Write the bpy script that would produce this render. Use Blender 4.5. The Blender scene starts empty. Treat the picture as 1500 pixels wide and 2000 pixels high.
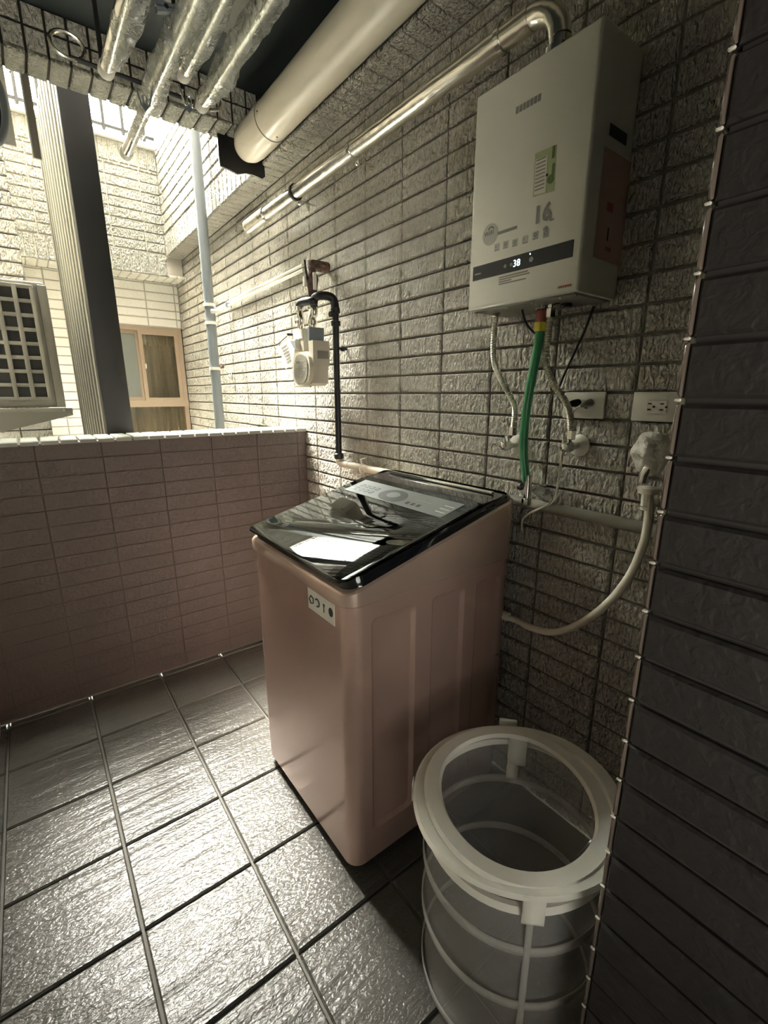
import bpy, bmesh, math, random
from mathutils import Vector, Matrix, noise
random.seed(7)
PI = math.pi
scn = bpy.context.scene
col = scn.collection

# ---------------------------------------------------------------- camera, sky, exposure
FPX, PITCH, YAW, CAMZ = 895.0, math.atan(230/895.0), math.radians(37.4), 1.38
cam = bpy.data.cameras.new('camera'); co = bpy.data.objects.new('camera', cam); col.objects.link(co)
cam.sensor_fit = 'HORIZONTAL'; cam.sensor_width = 36; cam.lens = 36*FPX/1500; cam.clip_start = .02
co.location = (0, 0, CAMZ); co.rotation_euler = (PI/2-PITCH, 0, -YAW); scn.camera = co

w = bpy.data.worlds.new('sky'); scn.world = w; w.use_nodes = True
wn = w.node_tree.nodes['Background']; wn.inputs[0].default_value = (.985, .98, .86, 1); wn.inputs[1].default_value = 29.0
sun = bpy.data.lights.new('sun', 'SUN'); sun.energy = 24.0; sun.angle = math.radians(26); sun.color = (1, .97, .88)
so = bpy.data.objects.new('sun', sun); col.objects.link(so)
_d = Vector((.12, -math.cos(math.radians(61)), -math.sin(math.radians(61))))
so.rotation_euler = _d.to_track_quat('-Z', 'Y').to_euler()
# added fill lamp behind the viewpoint, at the left, to lift the dim interior
dl = bpy.data.lights.new('fill_light', 'AREA'); dl.shape = 'RECTANGLE'; dl.size = 1.0; dl.size_y = 1.7; dl.energy = 4.3; dl.spread = math.radians(105); dl.color = (1, .97, .86)
do = bpy.data.objects.new('fill_light', dl); col.objects.link(do); do.location = (-.27, -.85, 1.35)
do.rotation_euler = Vector((.75, .95, .38)).to_track_quat('-Z', 'Y').to_euler()
vs = scn.view_settings
scn.display_settings.display_device = 'sRGB'
vs.view_transform = 'Standard'; vs.look = 'None'; vs.gamma = 1; vs.exposure = 1.85; vs.use_curve_mapping = False

# ---------------------------------------------------------------- geometry of the view, used for measuring
_F = Vector((math.sin(YAW)*math.cos(PITCH), math.cos(YAW)*math.cos(PITCH), -math.sin(PITCH)))
_R = Vector((math.cos(YAW), -math.sin(YAW), 0)); _U = _R.cross(_F); _C = Vector((0, 0, CAMZ))
def _ray(x, y): return _F*FPX + _R*(x-750) + _U*(1000-y)
def atx(x, y, X): d = _ray(x, y); return _C + d*(X/d.x)
def aty(x, y, Y): d = _ray(x, y); return _C + d*(Y/d.y)
def atz(x, y, Z): d = _ray(x, y); return _C + d*((Z-CAMZ)/d.z)
def proj(p):
    v = Vector(p)-_C; z = v.dot(_F)
    if z < .05: return None
    return (750+FPX*v.dot(_R)/z, 1000-FPX*v.dot(_U)/z)

# ---------------------------------------------------------------- materials
def mat(name, c, rough=.5, metal=0, bump=None, var=0, coat=0, emit=0, spec=.5, alpha_mix=None, noise_col=None, trans=0):
    m = bpy.data.materials.new(name); m.use_nodes = True
    nt = m.node_tree; n = nt.nodes; L = nt.links; b = n['Principled BSDF']
    c4 = (c[0], c[1], c[2], 1)
    b.inputs['Base Color'].default_value = c4; b.inputs['Roughness'].default_value = rough
    b.inputs['Metallic'].default_value = metal; b.inputs['Coat Weight'].default_value = coat
    b.inputs['Coat Roughness'].default_value = .12
    b.inputs['Specular IOR Level'].default_value = spec
    b.inputs['Transmission Weight'].default_value = trans
    if emit: b.inputs['Emission Color'].default_value = c4; b.inputs['Emission Strength'].default_value = emit
    geo = n.new('ShaderNodeNewGeometry')
    if noise_col or var:
        mix = n.new('ShaderNodeMix'); mix.data_type = 'RGBA'
        nz = n.new('ShaderNodeTexNoise'); nz.inputs['Scale'].default_value = noise_col[1] if noise_col else 6
        nz.inputs['Detail'].default_value = 4
        L.new(geo.outputs['Position'], nz.inputs['Vector'])
        mix.inputs[6].default_value = c4
        c2 = noise_col[0] if noise_col else tuple(k*(1-var) for k in c)
        mix.inputs[7].default_value = (c2[0], c2[1], c2[2], 1)
        rm = n.new('ShaderNodeMapRange'); rm.inputs[1].default_value = .35; rm.inputs[2].default_value = .68
        L.new(nz.outputs['Fac'], rm.inputs[0]); L.new(rm.outputs[0], mix.inputs[0])
        L.new(mix.outputs[2], b.inputs['Base Color'])
    if bump:
        prev = None
        for (scale, dist, vec, det) in bump:
            mp = n.new('ShaderNodeMapping'); mp.inputs['Scale'].default_value = vec
            L.new(geo.outputs['Position'], mp.inputs['Vector'])
            nz = n.new('ShaderNodeTexNoise'); nz.inputs['Scale'].default_value = scale; nz.inputs['Detail'].default_value = det
            nz.inputs['Distortion'].default_value = .4
            L.new(mp.outputs[0], nz.inputs['Vector'])
            rr = n.new('ShaderNodeMapRange'); rr.inputs[1].default_value = .35; rr.inputs[2].default_value = .65
            L.new(nz.outputs['Fac'], rr.inputs[0])
            bp = n.new('ShaderNodeBump'); bp.inputs['Distance'].default_value = dist; bp.inputs['Strength'].default_value = 1
            L.new(rr.outputs[0], bp.inputs['Height'])
            if prev: L.new(prev.outputs[0], bp.inputs['Normal'])
            prev = bp
        L.new(prev.outputs[0], b.inputs['Normal'])
    if alpha_mix is not None:
        out = n['Material Output']; tr = n.new('ShaderNodeBsdfTransparent'); ms = n.new('ShaderNodeMixShader')
        tr.inputs[0].default_value = (*alpha_mix[1], 1)
        if alpha_mix[0] == 'fresnel':
            lw = n.new('ShaderNodeFresnel'); lw.inputs[0].default_value = alpha_mix[2]
            L.new(lw.outputs[0], ms.inputs[0])
        else: ms.inputs[0].default_value = alpha_mix[0]
        L.new(tr.outputs[0], ms.inputs[1]); L.new(b.outputs[0], ms.inputs[2]); L.new(ms.outputs[0], out.inputs[0])
    return m

TB = [(105, .0075, (1, 1, .5), 1.5), (30, .003, (1, 1, 1), 2)]
M = {}
M['tile'] = mat('taupe_split_face_tile', (.56, .53, .45), .5, bump=TB, var=.18)
M['tile_light'] = mat('pale_lintel_tile', (.8, .77, .67), .55, bump=TB, var=.1)
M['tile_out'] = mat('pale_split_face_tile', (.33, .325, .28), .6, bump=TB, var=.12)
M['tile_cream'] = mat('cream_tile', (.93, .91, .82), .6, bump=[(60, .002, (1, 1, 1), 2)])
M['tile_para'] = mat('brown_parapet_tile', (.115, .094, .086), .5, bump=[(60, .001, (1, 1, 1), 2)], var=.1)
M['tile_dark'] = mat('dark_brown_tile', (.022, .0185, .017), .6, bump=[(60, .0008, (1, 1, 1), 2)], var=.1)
M['grout'] = mat('grey_grout', (.2, .188, .155), .9)
M['grout_light'] = mat('light_grout', (.5, .47, .4), .9)
M['cap'] = mat('smooth_pale_coping_tile', (.34, .35, .31), .45, var=.1)
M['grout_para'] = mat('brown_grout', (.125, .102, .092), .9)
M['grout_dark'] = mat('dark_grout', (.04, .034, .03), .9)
M['floor'] = mat('slate_floor_tile', (.088, .085, .075), .21, bump=[(3.2, .0022, (1, 8, 1), 8), (90, .0007, (.8, 1.4, 1), 3)], var=.1, spec=.4)
M['floor_grout'] = mat('floor_grout', (.16, .153, .133), .85)
M['ceiling'] = mat('ceiling_black_green_paint', (.014, .021, .023), .7)
M['board'] = mat('ceiling_board', (.16, .16, .14), .8)
M['plaster'] = mat('pale_plaster', (.78, .75, .67), .8)
M['white'] = mat('white_enamel', (.86, .85, .74), .3, coat=.3)
M['whitep'] = mat('white_plastic', (.8, .78, .7), .35)
M['metercol'] = mat('meter_cream_paint', (.5, .47, .38), .5)
M['cream'] = mat('cream_plastic', (.76, .72, .6), .38)
M['pvc'] = mat('beige_pvc', (.72, .66, .54), .3, coat=.2)
M['pvc_grey'] = mat('grey_pvc', (.2, .225, .24), .45)
M['steel'] = mat('stainless_steel', (.78, .76, .68), .22, metal=1, bump=[(8, .0015, (1, 1, 1), 2)])
M['chrome'] = mat('chrome', (.8, .8, .76), .12, metal=1)
M['braid'] = mat('braided_steel', (.7, .68, .58), .35, metal=.9)
M['black'] = mat('black_paint', (.006, .006, .008), .45)
M['blackp'] = mat('black_plastic', (.015, .015, .017), .25, coat=.4)
M['blackgloss'] = mat('black_gloss', (.006, .007, .009), .06, coat=.6)
M['rubber'] = mat('black_rubber', (.02, .02, .02), .7)
M['rust'] = mat('rusty_brown_iron', (.16, .085, .055), .7, noise_col=((.04, .03, .03), 60), bump=[(80, .002, (1, 1, 1), 2)])
M['brown'] = mat('brown_painted_metal', (.025, .024, .023), .45)
M['alu'] = mat('grey_beige_aluminium', (.24, .225, .185), .45)
M['ribm'] = mat('beige_rib', (.36, .35, .27), .5)
M['bead'] = mat('pale_joint_mortar', (.6, .56, .48), .4)
M['iconbg'] = mat('pale_grey_print', (.55, .54, .47), .5)
M['panel'] = mat('black_panel', (.008, .010, .014), .3)
M['corner'] = mat('glazed_corner_trim', (.13, .1, .08), .25, coat=.4)
M['rose'] = mat('rose_gold_steel', (.64, .44, .37), .21, metal=.5, coat=.35)
M['rosel'] = mat('rose_gold_trim', (.6, .44, .36), .25, metal=.5, coat=.4)
M['glass_lid'] = mat('tinted_glass', (.85, .9, .9), .03, metal=1, alpha_mix=('fresnel', (.22, .25, .26), 1.8))
M['display'] = mat('grey_display_print', (.17, .19, .19), .3, coat=.6)
M['inkdark'] = mat('dark_ink', (.03, .035, .035), .5)
M['inkgrey'] = mat('grey_ink', (.3, .29, .26), .6)
M['inkred'] = mat('faded_red_ink', (.5, .14, .1), .6)
M['inkpink'] = mat('pale_pink_sticker', (.62, .42, .34), .6)
M['green'] = mat('green_rubber_hose', (.05, .33, .13), .35, coat=.4)
M['stickg'] = mat('pale_green_sticker', (.5, .55, .3), .5)
M['greendark'] = mat('olive_ink', (.14, .2, .07), .5)
M['yellow'] = mat('yellow_nut', (.85, .75, .08), .4)
M['redp'] = mat('red_brown_union', (.3, .09, .06), .45)
M['led'] = mat('lit_digits', (.75, 1, .98), .5, emit=1.6)
M['tub'] = mat('pale_blue_tub', (.45, .5, .55), .4)
M['film'] = mat('clear_plastic_film', (.9, .91, .85), .15, alpha_mix=(.38, (.93, .94, .92)), coat=.8, bump=[(35, .02, (1, 1, 1), 3)])
M['bag'] = mat('white_plastic_bag', (.85, .82, .74), .35, alpha_mix=(.8, (.9, .9, .9)), bump=[(40, .004, (1, 1, 1), 3)])
M['mesh'] = mat('white_nylon_mesh', (.8, .79, .76), .7, alpha_mix=(.27, (.96, .96, .96)))
M['tape'] = mat('white_nylon_binding', (.92, .89, .8), .7, alpha_mix=(.9, (.95, .95, .95)))
M['tapethin'] = mat('thin_nylon_binding', (.72, .7, .65), .7, alpha_mix=(.5, (.95, .95, .95)))
M['glass'] = mat('dark_window_glass', (.85, .9, .85), .03, metal=1, alpha_mix=('fresnel', (.92, .88, .8), 1.5))
M['frost'] = mat('frosted_window_glass', (.22, .235, .215), .5)
M['winframe'] = mat('beige_window_frame', (.4, .31, .22), .4)
M['curtain'] = mat('brown_curtain', (.42, .385, .33), .9)
M['curtain2'] = mat('pale_curtain', (.55, .5, .4), .9)
M['barg'] = mat('grey_railing', (.012, .013, .013), .6)
M['acbody'] = mat('weathered_ac_casing', (.3, .285, .235), .6, var=.3)
M['acdark'] = mat('dark_fin_coil', (.035, .035, .03), .7)

# ---------------------------------------------------------------- mesh builder
class B:
    def __init__(s): s.v = []; s.f = []; s.sm = []
    def add(s, vs_, fs, smooth=False):
        o = len(s.v); s.v += [Vector(v) for v in vs_]
        s.f += [tuple(i+o for i in f) for f in fs]; s.sm += [smooth]*len(fs); return s
    def bm(s, bm, smooth=False):
        bm.verts.index_update(); bm.normal_update(); sm = [smooth and max(abs(c) for c in f.normal) < .9995 for f in bm.faces]; s.add([v.co.copy() for v in bm.verts], [[v.index for v in f.verts] for f in bm.faces], smooth); s.sm[-len(sm):] = sm; bm.free(); return s
    def box(s, a, b, bev=0, seg=2):
        a = Vector(a); b = Vector(b); lo = Vector(map(min, a, b)); hi = Vector(map(max, a, b))
        bm = bmesh.new(); bmesh.ops.create_cube(bm, size=1)
        for v in bm.verts: v.co = Vector((lo[i]+(v.co[i]+.5)*(hi[i]-lo[i]) for i in range(3)))
        if bev: bmesh.ops.bevel(bm, geom=bm.edges[:], offset=bev, segments=seg, affect='EDGES', profile=.5)
        return s.bm(bm, bool(bev))
    def tube(s, pts, r, n=12, cap=True, closed=False):
        pts = [Vector(p) for p in pts]; m = len(pts)
        rs = r if isinstance(r, (list, tuple)) else [r]*m
        T = []
        for i in range(m):
            if closed: t = pts[(i+1) % m]-pts[i-1]
            else: t = pts[min(i+1, m-1)]-pts[max(i-1, 0)]
            T.append(t.normalized() if t.length > 1e-9 else Vector((0, 0, 1)))
        up = Vector((0, 0, 1)) if abs(T[0].z) < .9 else Vector((1, 0, 0))
        x = T[0].cross(up).normalized(); V = []
        for i in range(m):
            x = (x-T[i]*x.dot(T[i])).normalized(); y = T[i].cross(x)
            for k in range(n):
                a = 2*PI*k/n; V.append(pts[i]+(x*math.cos(a)+y*math.sin(a))*rs[i])
        Fc = []
        for i in range(m if closed else m-1):
            j = (i+1) % m
            for k in range(n): k2 = (k+1) % n; Fc.append((i*n+k, i*n+k2, j*n+k2, j*n+k))
        if cap and not closed: Fc += [tuple(range(n))[::-1], tuple((m-1)*n+k for k in range(n))]
        return s.add(V, Fc, True)
    def cyl(s, a, b, r, n=16): return s.tube([a, b], r, n)
    def lathe(s, o, axis, prof, n=24):
        # prof: list of (distance along axis, radius)
        ax = Vector(axis).normalized(); o = Vector(o)
        up = Vector((0, 0, 1)) if abs(ax.z) < .9 else Vector((1, 0, 0)); x = ax.cross(up).normalized(); y = ax.cross(x)
        V = [o+ax*d+(x*math.cos(2*PI*k/n)+y*math.sin(2*PI*k/n))*r for d, r in prof for k in range(n)]
        Fc = [(i*n+k, i*n+(k+1) % n, (i+1)*n+(k+1) % n, (i+1)*n+k) for i in range(len(prof)-1) for k in range(n)]
        Fc += [tuple(range(n))[::-1], tuple((len(prof)-1)*n+k for k in range(n))]
        return s.add(V, Fc, True)
    def prism(s, poly, off, smooth=False):
        poly = [Vector(p) for p in poly]; off = Vector(off); n = len(poly)
        V = poly+[p+off for p in poly]
        return s.add(V, [tuple(range(n))[::-1], tuple(range(n, 2*n))]+[(i, (i+1) % n, n+(i+1) % n, n+i) for i in range(n)], smooth)
    def build(s, name, m, parent=None, loc=None, kind=None):
        off = Vector(loc) if loc is not None else (parent.location.copy() if parent is not None else Vector((0, 0, 0)))
        if parent is not None and parent.parent is not None: off = parent['_w'] and Vector(parent['_w']) if '_w' in parent else off
        me = bpy.data.meshes.new(name); me.from_pydata([v-off for v in s.v], [], s.f); me.update()
        bm = bmesh.new(); bm.from_mesh(me); bmesh.ops.recalc_face_normals(bm, faces=bm.faces); bm.to_mesh(me); bm.free()
        if any(s.sm):
            for p in me.polygons: p.use_smooth = s.sm[p.index]
            me.set_sharp_from_angle(angle=math.radians(40))
        me.materials.append(m)
        o = bpy.data.objects.new(name, me); col.objects.link(o)
        if parent is not None: o.parent = parent
        else: o.location = off
        if kind: o['kind'] = kind
        return o

def thing(name, label, cat, loc, group=None):
    o = bpy.data.objects.new(name, None); col.objects.link(o); o.location = loc; o.empty_display_size = .05
    o['label'] = label; o['category'] = cat
    if group: o['group'] = group
    return o
def tag(o, label, cat, group=None):
    o['label'] = label; o['category'] = cat
    if group: o['group'] = group
    return o
def sub(b, name, m, part, root):
    # a sub-part: its vertices are measured in the thing's frame, like its parent's
    o = b.build(name, m, None, loc=(0, 0, 0))
    for v in o.data.vertices: v.co -= root.location
    o.parent = part; return o
def struct(name, b, m, parent=None):
    o = b.build(name, m, parent); o['kind'] = 'structure' if parent is None else ''
    if parent is not None: del o['kind']
    return o
def spline(P, k=8):
    P = [Vector(p) for p in P]; Q = [P[0]]+P+[P[-1]]; out = []
    for i in range(1, len(Q)-2):
        a, b, c, d = Q[i-1:i+3]
        for j in range(k):
            t = j/k
            out.append(.5*((2*b)+(c-a)*t+(2*a-5*b+4*c-d)*t*t+(3*b-a-3*c+d)*t**3))
    out.append(P[-1]); return out
def text(s, o, right, up, h, m, parent, name='lettering', root=None, w=None, bold=0):
    cu = bpy.data.curves.new('txt', 'FONT'); cu.body = s; cu.size = 1; cu.offset = bold; cu.resolution_u = 2
    t = bpy.data.objects.new('txt', cu); col.objects.link(t); bpy.context.view_layer.update()
    me = bpy.data.meshes.new_from_object(t.evaluated_get(bpy.context.evaluated_depsgraph_get()))
    bpy.data.objects.remove(t)
    right = Vector(right).normalized(); up = Vector(up).normalized(); nn = right.cross(up)
    xs = [v.co.x for v in me.vertices]; ys = [v.co.y for v in me.vertices]
    k = h/.7; kx = k if w is None else w/(max(xs)-min(xs)); x0 = min(xs)
    base = (root or parent).location if (root or parent) is not None else Vector((0, 0, 0))
    for v in me.vertices: v.co = Vector(o)+right*((v.co.x-x0)*kx)+up*(v.co.y*k)+nn*.0006-base
    me.materials.clear(); me.materials.append(m)
    ob = bpy.data.objects.new(name, me); col.objects.link(ob); ob.parent = parent; return ob

# ---------------------------------------------------------------- tiles
_tm = {}
def tile_mesh(a, b, t, m, name):
    key = (round(a, 4), round(b, 4), round(t, 4), m.name)
    if key in _tm: return _tm[key]
    e = min(.005, t*.5); V = []
    for (ins, z) in ((0, -.006), (0, t-e), (e*.8, t)):
        V += [(ins, ins, z), (a-ins, ins, z), (a-ins, b-ins, z), (ins, b-ins, z)]
    Fc = [(8, 9, 10, 11)]
    for r in (0, 4):
        for k in range(4): k2 = (k+1) % 4; Fc.append((r+k, r+k2, r+4+k2, r+4+k))
    me = bpy.data.meshes.new(name); me.from_pydata(V, [], Fc); me.materials.append(m); me.update()
    _tm[key] = me; return me
def tiles(parent, O, U, V, N, ulim, vlim, mu, mv, joint, t, m, u0=0, v0=0, name='tile', limit=290, skip=None, jit=.0012, minpx=10):
    """lay a grid of separate tiles on a face: the largest in view singly, the rest joined"""
    O, U, V, N = map(Vector, (O, U, V, N)); cand = []
    iu = math.floor((ulim[0]-u0)/mu)
    while u0+iu*mu < ulim[1]:
        a0 = max(ulim[0], u0+iu*mu+joint/2); a1 = min(ulim[1], u0+(iu+1)*mu-joint/2)
        iv = math.floor((vlim[0]-v0)/mv)
        while v0+iv*mv < vlim[1]:
            b0 = max(vlim[0], v0+iv*mv+joint/2); b1 = min(vlim[1], v0+(iv+1)*mv-joint/2)
            if a1-a0 > .008 and b1-b0 > .008 and not (skip and skip((a0+a1)/2, (b0+b1)/2)):
                P = [proj(O+U*a+V*b) for a in (a0, a1) for b in (b0, b1)]
                area = -1
                if all(P):
                    xs = [p[0] for p in P]; ys = [p[1] for p in P]
                    if max(xs) > 0 and min(xs) < 1500 and max(ys) > 0 and min(ys) < 2000 and max(max(xs)-min(xs), max(ys)-min(ys)) >= minpx:
                        area = (max(xs)-min(xs))*(max(ys)-min(ys))
                cand.append((area, a0, a1, b0, b1))
            iv += 1
        iu += 1
    cand.sort(key=lambda c: -c[0]); rest = B(); nn = 0
    rot = Matrix((U, V, N)).transposed().to_4x4()
    for (area, a0, a1, b0, b1) in cand:
        d = random.uniform(-jit, jit); me = tile_mesh(a1-a0, b1-b0, t, m, name); p = O+U*a0+V*b0+N*d
        if area > 0 and nn < limit:
            o = bpy.data.objects.new(name, me); col.objects.link(o); o.parent = parent
            mm = rot.copy(); mm.translation = p; o.matrix_local = mm; nn += 1
        else:
            rest.add([p+U*v.co.x+V*v.co.y+N*v.co.z for v in me.vertices], [tuple(q.vertices) for q in me.polygons])
    if rest.v: rest.build(name+'s', m, parent, kind='stuff')

# ================================================================ THE SETTING
XW, YP, ZC = 1.232, 2.332, 2.70          # long wall face, parapet face, ceiling
MU, MV, T = .2345, .0694, .010
X, Y, Z = Vector((1, 0, 0)), Vector((0, 1, 0)), Vector((0, 0, 1))
YB, YL, ZS = 4.36, 4.62, 2.315           # upper far wall, lower far wall, soffit between them
XP, YPI = .625, .24                      # near corner of the wall jog
ZB, XBI, XBO = 2.465, 1.15, 1.10         # beam underside and its face indoors and outdoors

wr = struct('wall_right', B().box((XW+T, YPI-.1, 0), (XW+.15, YL+.2, ZC+3.6)), M['grout'])
tiles(wr, (XW+T, 0, 0), Y, Z, -X, (YPI+.01, YL), (0, ZB), MU, MV, .0075, T, M['tile'], u0=1.037, v0=1.384,
      skip=lambda u, v: False)
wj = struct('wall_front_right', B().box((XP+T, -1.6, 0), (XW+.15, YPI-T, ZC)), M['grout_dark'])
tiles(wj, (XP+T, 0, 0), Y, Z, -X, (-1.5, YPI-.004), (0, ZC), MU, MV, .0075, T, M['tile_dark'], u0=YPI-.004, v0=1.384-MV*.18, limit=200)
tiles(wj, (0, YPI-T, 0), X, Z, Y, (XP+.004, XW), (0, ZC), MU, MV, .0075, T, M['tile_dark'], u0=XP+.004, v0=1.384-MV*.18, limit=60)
# bright bevelled bullnose pieces down the outside corner
n = 0; zz = 1.384-MV*.18-19*MV
while zz < ZC:
    if zz > -.05:
        z0 = max(zz+.006, 0.002); z1 = min(zz+MV-.003, ZC)
        o = B().tube([(XP+.005, YPI-.005, z0), (XP+.004, YPI-.004, z0+.003), (XP+.004, YPI-.004, z1-.003), (XP+.005, YPI-.005, z1)], [.002, .0032, .0032, .002], 8).build('corner_tile', M['corner'], wj)
        B().box((XP-.001, YPI-.007, zz-.0), (XP+.003, YPI+.0002, zz+.0035), .001, 1).build('joint_bead', M['bead'], wj)
    zz += MV

wp = struct('wall_back', B().box((-.5, YP+.003, 0), (XW, YP+.19, 1.185)), M['grout_para'])
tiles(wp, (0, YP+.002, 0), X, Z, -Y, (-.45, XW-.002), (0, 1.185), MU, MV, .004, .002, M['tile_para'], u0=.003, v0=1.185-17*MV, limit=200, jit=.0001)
tiles(wp, (0, YP-.004, 1.185), X, Y, Z, (-.45, XW), (0, .205), .0672, .3, .008, .014, M['cap'], u0=XW+.004-.0672*26, v0=-.05, name='coping_tile', jit=.0008)

fl = struct('floor', B().box((-.6, -1.6, -.08), (XW+.1, YP+.1, -T)), M['floor_grout'])
tiles(fl, (0, 0, -T), X, Y, Z, (-.3, XW), (-1.5, YP), .302, .2965, .007, T, M['floor'], u0=.040, v0=.808, name='floor_tile', jit=.0004)

struct('wall_above', B().box((-.6, -1.75, ZC+.12), (XW+.15, YP+.15, 6.5)), M['grout_para'])
ce = struct('ceiling', B().box((-.6, -1.6, ZC), (XW+.15, YP+.16, ZC+.12)), M['ceiling'])
B().box((.30, 1.3, ZC-.018), (.86, 2.02, ZC+.01)).build('ceiling_board', M['board'], ce)

wl = struct('wall_left', B().box((-.60, -1.6, 0), (-.30, YP+.19, ZC)), M['plaster'])
B().box((-.30, -1.5, 0), (-.288, YP-.002, .07), .003).build('door_track', M['alu'], wl)
dr = struct('door_added', B().box((-.302, -1.45, .07), (-.285, -1.40, 2.15)).box((-.302, -.30, .07), (-.285, -.25, 2.15)).box((-.302, -1.40, 2.1), (-.285, -.30, 2.15)).box((-.302, -1.40, .07), (-.285, -.30, .12)), M['alu'])  # unseen door, added to go with the fill lamp in front of it
B().box((-.299, -1.4, .12), (-.292, -.3, 2.1)).build('pane', M['frost'], dr)
wf = struct('wall_front', B().box((-.6, -1.75, 0), (XW+.1, -1.6, ZC)), M['plaster'])

# lintel over the opening
li = struct('trim_1', B().box((-.6, YP+T, 2.555), (XW, YP+.15, ZC)), M['grout_dark'])
tiles(li, (0, YP+T, 0), X, Z, -Y, (-.2, XBI-.1), (2.55, ZC), .0672, .085, .0085, T, M['tile_light'], u0=.06, v0=2.55, name='tile')
tiles(li, (0, YP, 2.555), X, Y, -Z, (-.2, XBI), (0, .15), .0672, .3, .0085, T, M['tile_out'], u0=.06, v0=-.05, name='soffit_tile')
# beam along the long wall, indoors and outdoors
bi = struct('trim_2', B().box((XBI+T, -1.5, ZB+T), (XW+.02, YP+.1, ZC)).box((XBO+T, YP+.1, ZB+T), (XW+.02, YL+.1, 6.3)), M['grout_light'])
tiles(bi, (XBI+T, 0, 0), Y, Z, -X, (YPI, YP+.1), (ZB, ZB+.227), .0672, .4, .0075, T, M['tile'], u0=.01, v0=ZB-.1, name='soldier_tile', limit=140)
tiles(bi, (0, 0, ZB+T), Y, X, -Z, (YPI, YL-.2), (XBO+.005, XW), .0672, .4, .0075, T, M['tile'], u0=.01, v0=1.0, name='soffit_tile', limit=140)
tiles(bi, (XBO+T, 0, 0), Y, Z, -X, (YP+.1, YB), (ZB, ZB+.15), .0672, .4, .0075, T, M['tile_out'], u0=.01, v0=ZB-.1, name='soldier_tile', limit=140)
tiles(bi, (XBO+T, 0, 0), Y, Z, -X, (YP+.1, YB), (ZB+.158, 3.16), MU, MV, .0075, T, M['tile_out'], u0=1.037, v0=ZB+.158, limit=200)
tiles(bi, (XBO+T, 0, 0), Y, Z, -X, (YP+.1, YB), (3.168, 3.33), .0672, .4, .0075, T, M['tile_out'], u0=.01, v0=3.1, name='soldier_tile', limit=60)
# far wall of the light well, upper storey with an open railing on top
XLW = -.55
wu = struct('wall_far_upper', B().box((XLW, YB+T, ZS+T), (XBO+.12, YL+.35, 3.2)), M['grout_light'])
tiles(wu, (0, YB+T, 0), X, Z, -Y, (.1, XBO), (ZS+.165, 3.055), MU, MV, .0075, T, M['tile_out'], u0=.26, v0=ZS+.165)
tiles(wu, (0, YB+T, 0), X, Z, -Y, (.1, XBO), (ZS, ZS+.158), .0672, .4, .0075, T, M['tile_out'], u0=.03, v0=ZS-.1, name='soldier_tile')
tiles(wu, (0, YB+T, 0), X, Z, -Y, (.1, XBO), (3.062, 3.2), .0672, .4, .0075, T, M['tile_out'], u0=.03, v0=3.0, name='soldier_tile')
tiles(wu, (0, YB, ZS+T), X, Y, -Z, (.1, XW), (0, .26), .0672, .06, .0075, T, M['tile_cream'], u0=.03, v0=0, name='soffit_tile')
B().box((XLW, YB-.03, 3.2), (XBO, YB+.15, 3.235), .004).build('sill', M['whitep'], wu)
wlw = struct('wall_far_lower', B().box((XLW, YL+T, .4), (.52, YL+.2, ZS+.05)).box((.52, YL+T, 1.95), (XW+.1, YL+.2, ZS+.05)), M['grout_light'])
tiles(wlw, (0, YL+T, 0), X, Z, -Y, (.15, XW), (1.955, ZS), MU, MV, .0075, T, M['tile_cream'], u0=.26, v0=1.955, limit=120)
tiles(wlw, (0, YL+T, 0), X, Z, -Y, (.15, .51), (.9, 1.95), MU, MV, .0075, T, M['tile_cream'], u0=.26, v0=1.955, limit=120)
# nearer shaded wall at the left of the light well
ws = struct('wall_side', B().box((-1.0, 3.42+T, .4), (.11, 3.9, 6.5)), M['grout_para'])
struct('wall_added_left', B().box((-1.0, YP+.19, .3), (-.62, 3.5, 6.5)).box((-.2, 3.9, .3), (-.1, YL+.4, 6.5)), M['plaster'])  # unseen, added to shut out side sky; white to bounce light across
tiles(ws, (0, 3.42+T, 0), X, Z, -Y, (-.3, .11), (1.0, 3.4), MU, MV, .0075, T, M['tile'], u0=-.04, v0=1.384, limit=120)
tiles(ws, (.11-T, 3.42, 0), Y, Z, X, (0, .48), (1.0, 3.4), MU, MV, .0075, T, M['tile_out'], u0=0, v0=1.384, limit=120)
struct('floor_outside', B().box((-1.2, YP+.19, .3), (XW+.1, YL+.4, .4)), M['plaster'])

# ---- railing above the far wall
r = thing('railing', 'grey vertical bar railing above the far upper tiled wall against the white sky', 'railing', (.65, YB, 3.235))
B().box((XLW, YB-.01, 3.265), (XBO, YB+.012, 3.287)).build('rail', M['barg'], r)
x = .14
while x < XBO:
    B().cyl((x, YB, 3.235), (x, YB, 4.35), .013, 8).build('bar', M['barg'], r); x += .125
B().box((XBO-.09, YB-.02, 3.235), (XBO-.06, YB+.02, 4.35)).build('post', M['barg'], r)
B().box((XLW, YB-.01, 4.33), (XBO, YB+.012, 4.352)).build('rail', M['barg'], r)

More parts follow.
